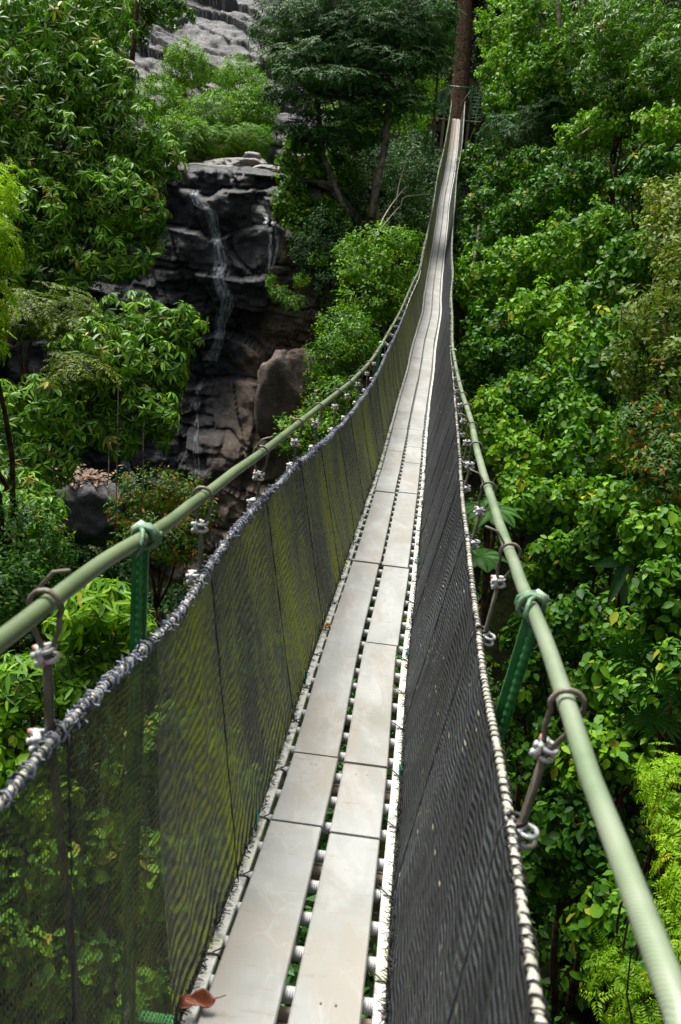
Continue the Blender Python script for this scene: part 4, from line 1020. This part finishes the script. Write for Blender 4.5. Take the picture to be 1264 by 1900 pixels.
tag(mb.build('fallen_branch', M['wood_pale'], None, True), 'bleached fallen branch slanting down to the slim brown trunk', 'branch')

# right slope
SL = [
 # top row
 ('vine', [(945,60,40,52,50),(940,140,38,48,45),(975,40,38,50,55)], 'bright leafy tree right of the big brown trunk at the top', .55, 'fresh'),
 ('vine', [(1000,40,30,60,60),(1040,120,29,70,50),(990,130,31,50,50)], 'tall leafy thicket around three thin pale stems at the top right', .5, None),
 ('vine', [(1180,60,22,90,60),(1240,130,21,60,60),(1110,60,24,60,60)], 'broad-leaved tree in the top right corner', .4, 'glossy'),
 ('vine', [(1130,150,23,60,45),(1170,180,22,60,40)], 'drooping dark-leaved branch mass under the top right corner tree', .25, 'glossy'),
 ('vine', [(950,185,36,50,35),(1000,190,32,60,40),(1060,175,29,60,40)], 'mixed green thicket below the thin pale stems', .4, None),
 ('vine', [(990,250,30,70,35),(1040,215,29,60,30),(930,240,34,40,30)], 'blue-green tree crown beside the viewing platform', .35, 'darktree'),
 ('vine', [(905,300,34,45,35),(930,340,31,50,35),(1010,310,28,60,35)], 'dull green shrub on the slope just right of the far end of the bridge', .3, None),
 ('vine', [(1090,250,24,60,30),(1150,225,22,60,28),(1230,230,20,50,30)], 'yellowish green spray of leaves around a bare diagonal branch', .6, 'fresh'),
 ('vine', [(1040,350,24,60,40),(1090,330,23,45,35),(1000,390,25,60,40)], 'dense dark green shrub in the middle of the upper right slope', .3, None),
 ('vine', [(1225,300,17,50,30),(1175,345,18,40,20)], 'dark leafy shrub around the deep hollow at the right edge', .25, None),
 ('vine', [(1250,420,13,50,60),(1270,500,12.5,50,60),(1230,370,13.5,35,35)], 'yellow-green sunlit tree at the right edge below the deep hollow', .7, 'olivesmall'),
 ('vine', [(900,400,30,45,45),(880,470,27,35,40),(940,420,27,40,40)], 'shaded shrub with bare stems right beside the bridge net', .3, None),
 ('vine', [(940,500,21,70,50),(1000,480,21,60,45),(890,540,22,45,45)], 'large pale-green-tipped shrub right of where the bridge narrows', .6, None),
 ('vine', [(1070,460,19,70,55),(1130,430,18.5,60,50)], 'big-leaved shrub in the centre of the right slope, upper part', .5, None),
 ('vine', [(1180,480,16.5,60,50),(1140,540,16.5,60,50)], 'deep green shrub left of the yellow-green edge tree', .35, None),
 ('vine', [(1230,590,12,70,60),(1200,670,12,60,50),(1260,690,11.5,50,60)], 'olive fine-leaved tree at the right edge at mid height', .45, 'olivesmall'),
 ('vine', [(910,620,18.5,50,50),(880,680,18,40,50),(950,660,18,50,40)], 'dark shrub with a few yellow leaves just right of the right handrail', .3, None),
 ('vine', [(1030,580,17.5,75,50),(1080,640,16.5,65,50),(980,590,18.5,50,45)], 'large shrub with light heart-shaped leaves in the centre of the slope', .6, None),
 ('vine', [(1130,680,14.5,60,60),(1160,610,15,55,45)], 'dark green shrub between the light centre shrub and the olive tree', .3, None),
 ('vine', [(1020,720,15.5,70,45),(960,740,16,60,45)], 'dull green vine mass below the light centre shrub', .35, None),
 ('vine', [(930,810,14.5,60,50),(980,850,14,65,50),(900,760,15.5,35,40)], 'bright shrub touching the right handrail at mid height', .6, None),
 ('vine', [(1080,780,14,70,50),(1110,840,13,70,50)], 'broad-leaved dark shrub lower down the centre of the slope', .4, None),
 ('vine', [(1200,800,11,60,60),(1240,880,10.5,60,60)], 'dark thicket with orange tips at the right edge', .25, 'rusty'),
 ('vine', [(1000,940,12.5,70,50),(1060,920,12.5,60,50),(950,910,13.5,40,45)], 'mid green shrub above the tree fern', .5, None),
 ('vine', [(1150,940,11,70,50),(1220,990,10,70,50)], 'round-leaved vine mass on the right above the long banana-like leaves', .45, None),
 ('vine', [(1070,1030,11.5,70,50),(1010,1060,11.8,50,50),(1120,1000,11.2,50,50)], 'dark vine mass right of the near green post', .35, None),
 ('vine', [(1240,1100,9.5,60,60),(1180,1160,9.8,60,50)], 'small-leaved shrub on the right edge beside the long leaves', .35, None),
 ('vine', [(1090,1160,10.6,80,60),(1020,1180,11,50,60)], 'dark ground vine right of the right handrail, below the long leaves', .2, None),
 ('vine', [(1200,1290,8.8,70,50),(1120,1270,9.5,60,50),(1250,1240,8.8,50,50)], 'broad-leaved shrub below the small fan palm', .35, None),
 ('vine', [(1140,1360,9,60,45),(1100,1420,9.3,60,50),(1180,1400,8.8,50,45)], 'fresh green shrub between the handrail and the lime green plants', .6, None),
 ('vine', [(970,1290,11,40,70),(1010,1400,10.5,50,70),(970,1190,12,40,60)], 'shaded shrub between the net and the right handrail', .25, None),
 ('vine', [(1050,1530,9.5,60,60),(1000,1600,9.8,50,60),(1120,1560,9,60,60)], 'dark shrub low between the net and the thick part of the handrail', .15, None),
 ('vine', [(1150,1690,8.4,60,60),(1200,1760,7.8,60,70),(1100,1730,8.8,40,40)], 'leafy green bush behind the thick part of the handrail', .4, None),
]
KM = {None: 'vine', 'fresh': 'freshbroad', 'glossy': 'glossy', 'darktree': 'dark', 'olivesmall': 'olivesmall', 'rusty': 'rusty'}
for (_, bl, lb, tn, mk) in SL:
    kd = KM[mk]; far_ = bl[0][2] > 25; bl = [(u, v, d, rx*1.14, ry*1.18) for (u, v, d, rx, ry) in bl]
    nm = {'glossy': 'broadleaf_tree', 'dark': 'layered_tree', 'freshbroad': 'leafy_tree', 'olivesmall': 'fine_leaved_tree'}.get(kd, 'leafy_shrub')
    plant(nm, 'tree' if 'tree' in lb.split(' ')[:5] or nm != 'leafy_shrub' else 'shrub', kd, bl, lb, GR, tint0=tn, size=KINDS[kd][2]*(1.25 if far_ else 1.0), odd=.12 if mk == 'rusty' else .03, dens=.95)
plant('lime_shrub', 'shrub', 'lime', [(1252,1450,6.6,50,45),(1258,1530,6.4,45,50),(1225,1500,6.8,25,35)], 'lime green feathery shrub at the right edge, above the thick handrail', GR, size=.12, tint0=.35, dens=.7, trunk=.02)
plant('lime_shrub', 'shrub', 'lime', [(1150,1850,7,50,40),(1200,1880,6.8,60,50),(1140,1800,7.2,25,25)], 'lime green feathery shrub in the bottom right corner beside the handrail', GR, size=.13, tint0=.25, trunk=.02, dens=.7)
plant('lime_shrub', 'shrub', 'lime', [(1262,1640,6.0,35,70),(1258,1740,5.8,25,40)], 'lime green strip of leaves cut by the right edge under the handrail', GR, size=.12, tint0=.4, trunk=.02, dens=.7)

# thin stems among the right trees
for i, (a, b, r_) in enumerate([((1010,110,30),(1000,-60,30),.07),((1042,90,29),(1036,-60,29),.08),((1085,150,28),(1080,-60,28),.05),((875,520,24),(888,420,25),.045)]):
    mb = MB(); limb(mb, P(*a), P(*b), r_, r_*.7, 40 + i, .03, 12)
    tag(mb.build('slim_tree', M['bark_pale'], None, True), ['leftmost of the three thin pale stems at the top right', 'middle of the three thin pale stems at the top right', 'rightmost and thinnest of the three pale stems at the top right', 'thin bare stem beside the net where the bridge narrows'][i], 'tree trunk', 'thin pale stems')
mb = MB(); limb(mb, P(1035,285,25), P(1100,235,23), .02, .05, 61, .04, 10)
tag(mb.build('bare_branch', M['wood_pale'], None, True), 'bare pale branch slanting across the upper right slope', 'branch')
mb = MB()
for a, b in (((640,465,22.8),(745,380,25)),((690,470,22.8),(750,350,25)),((735,380,24.8),(742,290,26.5)),((745,380,25),(790,360,26))): limb(mb, P(*a), P(*b), .016, .012, int(a[0]), .08, 10)
tag(mb.build('liana', M['wood_pale'], None, True), 'tangle of thin pale lianas right of the tiered trees', 'liana')
mb = MB(); limb(mb, P(803,285,27), P(816,45,26), .035, .028, 77, .01, 14)
tag(mb.build('liana', M['bark_pale'], None, True), 'thin straight pale stem just left of the far end of the bridge', 'liana')
for i, (u, v0, v1, d) in enumerate([(220, 700, 1010, 11.6), (268, 780, 960, 11.8), (205, 820, 900, 11.4)]):
    mb = MB(); limb(mb, P(u, v0, d), P(u - 6, v1, d), .008, .006, i, .02, 12)
    tag(mb.build('aerial_root', M['bark_pale'], None, True), ['longest aerial root hanging from the glossy tree left of the falls', 'aerial root hanging in front of the side stream', 'shortest aerial root above the leaf-topped outcrop'][i], 'aerial root', 'aerial roots')

# tree fern, long leaves, fan palms
def frond(mb, base, d0, L, wl, n=26, droop=.7, w0=.012):
    d0 = np.array(d0, float); d0 /= np.linalg.norm(d0); pts = []
    p = np.array(base, float); d = d0.copy()
    for i in range(n):
        pts.append(p.copy()); p = p + d*L/n; d = d + np.array([0, 0, -droop/n]); d /= np.linalg.norm(d)
    pts = np.array(pts); mb.tube(pts, np.linspace(.006, .002, n), 4, False)
    for i in range(2, n - 1):
        t = pts[i+1] - pts[i]; t /= np.linalg.norm(t); s = np.cross(t, UP); s /= np.linalg.norm(s) + 1e-9
        ll = wl*math.sin(math.pi*min(1, .12 + .88*i/n))
        for q in (-1, 1):
            dd = s*q + t*.35 - UP*.18; a = pts[i]; mb.add([a, a + dd*ll*.5 + t*w0*.5, a + dd*ll, a + dd*ll*.5 - t*w0*.5], [(0, 1, 2, 3)])
def fern(u, v, d, n, L, lb, seed):
    c = P(u, v, d); root = empty('tree_fern', c, lb, 'fern'); rg = random.Random(seed)
    for i in range(n):
        a = i*2*math.pi/n + rg.uniform(-.2, .2); mb = MB()
        frond(mb, c, (math.cos(a), math.sin(a), .75), L*rg.uniform(.8, 1.1), .12, 44, 1.7); mb.build('frond', M['fern'], root, False)
    mb = MB(); g = float(terrain(c[0], c[1])); limb(mb, (c[0], c[1], min(g, c[2] - .5)), c, .05, .04, seed, .02); mb.build('trunk', M['bark'], root)
M['fern'] = simple('fern_green', (0.025, 0.09, 0.012), (0.06, 0.17, 0.025), 3, .6, 0, spec=.15)
M['fern_dark'] = simple('long_leaf_green', (0.035, 0.10, 0.03), (0.075, 0.17, 0.05), 4, .4, 0)
fern(905, 950, 11.5, 13, .50, 'tree fern with spreading feathery fronds just right of the net', 3)
fern(890, 1035, 11.0, 9, .38, 'lower fern showing between the net and the right handrail', 5)
def longleaf(u, v, d, dirs, L, lb):
    c = P(u, v, d); root = empty('banana_plant', c, lb, 'plant')
    for k, dd in enumerate(dirs):
        n, m = 22, 7; dd = np.array(dd, float); dd /= np.linalg.norm(dd); s = np.cross(dd, (0, -1, .3)); s /= np.linalg.norm(s); V = np.zeros((n, m, 3)); nn = np.cross(s, dd)
        for i in range(n):
            q = i/(n - 1); w_ = L*.14*math.sin(math.pi*(.06 + .94*q)**.8)*(1 + .06*math.sin(i*2.4))
            for j in range(m):
                e = (j/(m - 1) - .5)*2; V[i, j] = dd*L*q + s*w_*e + nn*(.02*abs(e) + .006*(i % 2)) + np.array([0, 0, -.20*L*q*q])
        mb = MB(); mb.grid(V + c); mb.build('leaf', M['fern_dark'], root)
    mb = MB(); limb(mb, c - UP*1.2, c, .03, .02, 4, .02); mb.build('stem', M['bark'], root)
longleaf(1165, 1040, 10.2, [(-.35, -.3, -.75), (-.02, -.3, -.9), (-.8, -.3, .1), (.7, -.2, .3)], .46, 'plant with two long ribbed leaves hanging on the right slope')
def fanpalm(u, v, d, lb, seed, L=.26, col='leafpalm'):
    c = P(u, v, d); root = empty('fan_palm', c, lb, 'palm', 'small fan palms'); rg = random.Random(seed)
    for k in range(3):
        hub = c + np.array([rg.uniform(-.16, .16), rg.uniform(-.1, .1), rg.uniform(-.1, .12)]); mb = MB()
        for i in range(15):
            a = -2.3 + 4.6*i/14 + math.pi/2; dd = np.array([math.cos(a), -.45, math.sin(a)]); s = np.array([-math.sin(a), 0, math.cos(a)])
            mb.add([hub, hub + dd*L*.6 + s*.016, hub + dd*L - UP*.03, hub + dd*L*.6 - s*.016], [(0, 1, 2, 3)])
        mb.build('frond', M['fern'], root, False)
    mb = MB(); limb(mb, c - UP*.9, c, .02, .015, seed, .03); mb.build('stem', M['bark'], root)
fanpalm(1190, 1222, 9.0, 'small fan palm with spiky leaves on the right slope under the long leaves', 1)
fanpalm(1245, 1290, 8.4, 'second fan palm at the right edge just below the first', 2)
fanpalm(1225, 1330, 8.4, 'lowest fan palm beside the lime green shrub', 3, .2)

# ------------------------------------------------------------------ platform tree
base = P(849, 232, 48.6)
root = empty('platform_tree', base, 'big straight brown tree trunk at the far end of the bridge', 'tree')
pts = [base - UP*1.6 + (P(847,240,48.6) - base), base, P(855,150,48.9), P(861,60,49.2), P(862,0,49.5), P(868,-180,50)]
s = np.linspace(0, 1, 60); pts = np.array(pts); L_ = np.r_[0, np.cumsum(np.linalg.norm(np.diff(pts, axis=0), axis=1))]; L_ /= L_[-1]
pp = np.stack([np.interp(s, L_, pts[:, k]) for k in range(3)], -1)
mb = MB(); mb.tube(pp, np.linspace(.46, .33, 60), 22, True, rmod=lambda i, th: 1 + .05*np.sin(th*5 + i*.12) + .03*np.sin(th*9 - i*.5) + .02*np.sin(i*1.9)); mb.build('trunk', M['bark'], root)
ch = [blob_sprigs('pinnate', P(u, v, 50), (1.3, 1.3, .8), .3, 900 + i, .5) for i, (u, v) in enumerate([(820, -130), (900, -150), (865, -220)])]
link('crown', foliage_mesh('crown', ch, M['leaf_dark']), None, root)
pc, pt_, plat, pn = st(50.4)
root = empty('viewing_platform', pc, 'small plank platform with green rails round the big trunk where the bridge ends', 'platform')
fw = np.array([pt_[0], pt_[1], 0]); fw /= np.linalg.norm(fw); D0 = pc + fw*1.0
for i in range(14):
    mb = MB(); mb.box(D0 - fw*.95 + fw*.15*i + UP*(-.02 + .004*(i % 2)), plat, fw, UP, 1.15, .068, .02, .004); mb.build('plank', M['platform'], root, False)
for sx in (-1, 1):
    mb = MB(); mb.box(D0 + plat*sx*.9 - UP*.10, plat, fw, UP, .05, 1.05, .055, .004); mb.build('joist', M['platform'], root, False)
    for sy in (-.9, .9):
        c = D0 + plat*sx*.95*(.62 if sy < 0 else 1) + fw*sy; g = float(terrain(c[0], c[1]))
        mb = MB(); mb.box((c + np.array([0, 0, -.06]) + np.array([c[0], c[1], g - .1]))/2*np.array([1, 1, 1]) , plat, fw, UP, .06, .06, max(.1, (c[2] - .06 - g + .1)/2), .004)
        mb.build('leg', M['platform'], root, False)
        mb = MB(); mb.box(c + UP*.75, plat, fw, UP, .035 if sy > 0 else .05, .03, .76, .003); mb.build('post', M['green_steel'], root, False)
mb = MB()
a = D0 - fw*.9 - plat*.59 + UP*1.45; b = D0 - fw*.9 + plat*.59 + UP*1.45
mb.tube([a, b], .02, 6); mb.build('guard_rail', M['green_steel'], root)
for q in (-1, 1):
    mb = MB(); mb.tube([D0 - fw*.9 + plat*q*.59 + UP*1.45, D0 - fw*.9 - plat*q*.3 + UP*.02], .012, 6); mb.build('brace', M['green_cord'], root)
    mb = MB(); mb.tube([D0 - fw*.9 + plat*q*.59 + UP*1.4, D0 + plat*q*.95 + fw*.9 + UP*1.3], .012, 6); mb.build('guard_rail', M['green_cord'], root)
mb = MB(); q0 = D0 - fw*.95
for i in range(9): mb.tube([q0 + plat*(.6 + .0*i) + UP*.15*i, q0 + plat*1.2 + fw*.2 + UP*(.15*i + .02)], .006, 4)
mb.build('side_net', M['green_cord'], root)

# ------------------------------------------------------------------ undergrowth over the slopes
rg = np.random.default_rng(77)
def undergrowth(name, x0, x1, y0, y1, n, kind, mat, size, label, seed, tint=.3, lift=.3, cond=None):
    rg = np.random.default_rng(seed); x = rg.uniform(x0, x1, n); y = rg.uniform(y0, y1, n); z = terrain(x, y)
    e = .15; gx_ = (terrain(x + e, y) - z)/e; gy_ = (terrain(x, y + e) - z)/e
    nr = np.stack([-gx_, -gy_, np.ones(n)], -1); nr /= np.linalg.norm(nr, axis=1, keepdims=True)
    k = vnoise(x*.9, y*.9, 66) > -.45
    if cond is not None: k &= cond(x, y, z)
    p = np.stack([x, y, z], -1) + nr*rg.uniform(.02, lift, n)[:, None]
    o = link(name, foliage_mesh(name, [sprigs(kind, p[k], nr[k], size, seed, .03, tint, .8)], M[mat]), None)
    tag(o, label, None, None, 'stuff')
nocliff = lambda x, y, z: ~((x > -7.5) & (x < 0.3) & (y > 22.5) & (y < 33.5))
undergrowth('undergrowth', 1.5, 16, -1, 34, 48000, 'ovate', 'leaf_vine', .15, 'low leafy undergrowth over the right slope', 201, .22, .6, nocliff)
undergrowth('undergrowth', -16, 1.0, -1, 24, 32000, 'ovate', 'leaf_painted_shade', .15, 'low leafy undergrowth in the gorge and on the left bank', 202, .3, .4, nocliff)
undergrowth('undergrowth', -14, 16, 33.5, 64, 20000, 'small', 'leaf_painted_shade', .30, 'forest undergrowth on the far slope', 203, .4, .6, lambda x, y, z: ~((x > -8.5) & (x < 0.6) & (y < 50)) & ~((abs(x - 3.8) < 1.6) & (abs(y - 50.8) < 2.0)))
undergrowth('undergrowth', -16, -6.5, 20, 34, 3500, 'small', 'leaf_painted_shade', .3, 'undergrowth left of the waterfall', 204, .3, .5)
# far wood closing the view
def wood(label, seed, pts):
    ch = []
    for i, (u, v, d, r) in enumerate(pts):
        ch.append(blob_sprigs('small', P(u, v, d), (r, r, r*.8), .55, seed + i, .8, .02, .35))
    tag(link('far_wood', foliage_mesh('far_wood', ch, M['leaf_vine']), None), label, None, None, 'stuff')
wood('unbroken far forest closing the view above the gorge', 500, [(u, v, 58 + (i % 3)*4, 5) for i, (u, v) in enumerate([(520,-40),(640,20),(760,60),(880,20),(980,40),(1090,20),(1200,0),(100,-60),(-60,0),(250,-80),(380,-60),(700,-80),(900,-90),(820,150),(930,150),(560,120),(660,180)])])
print('leaf estimate', LEAFTOT)
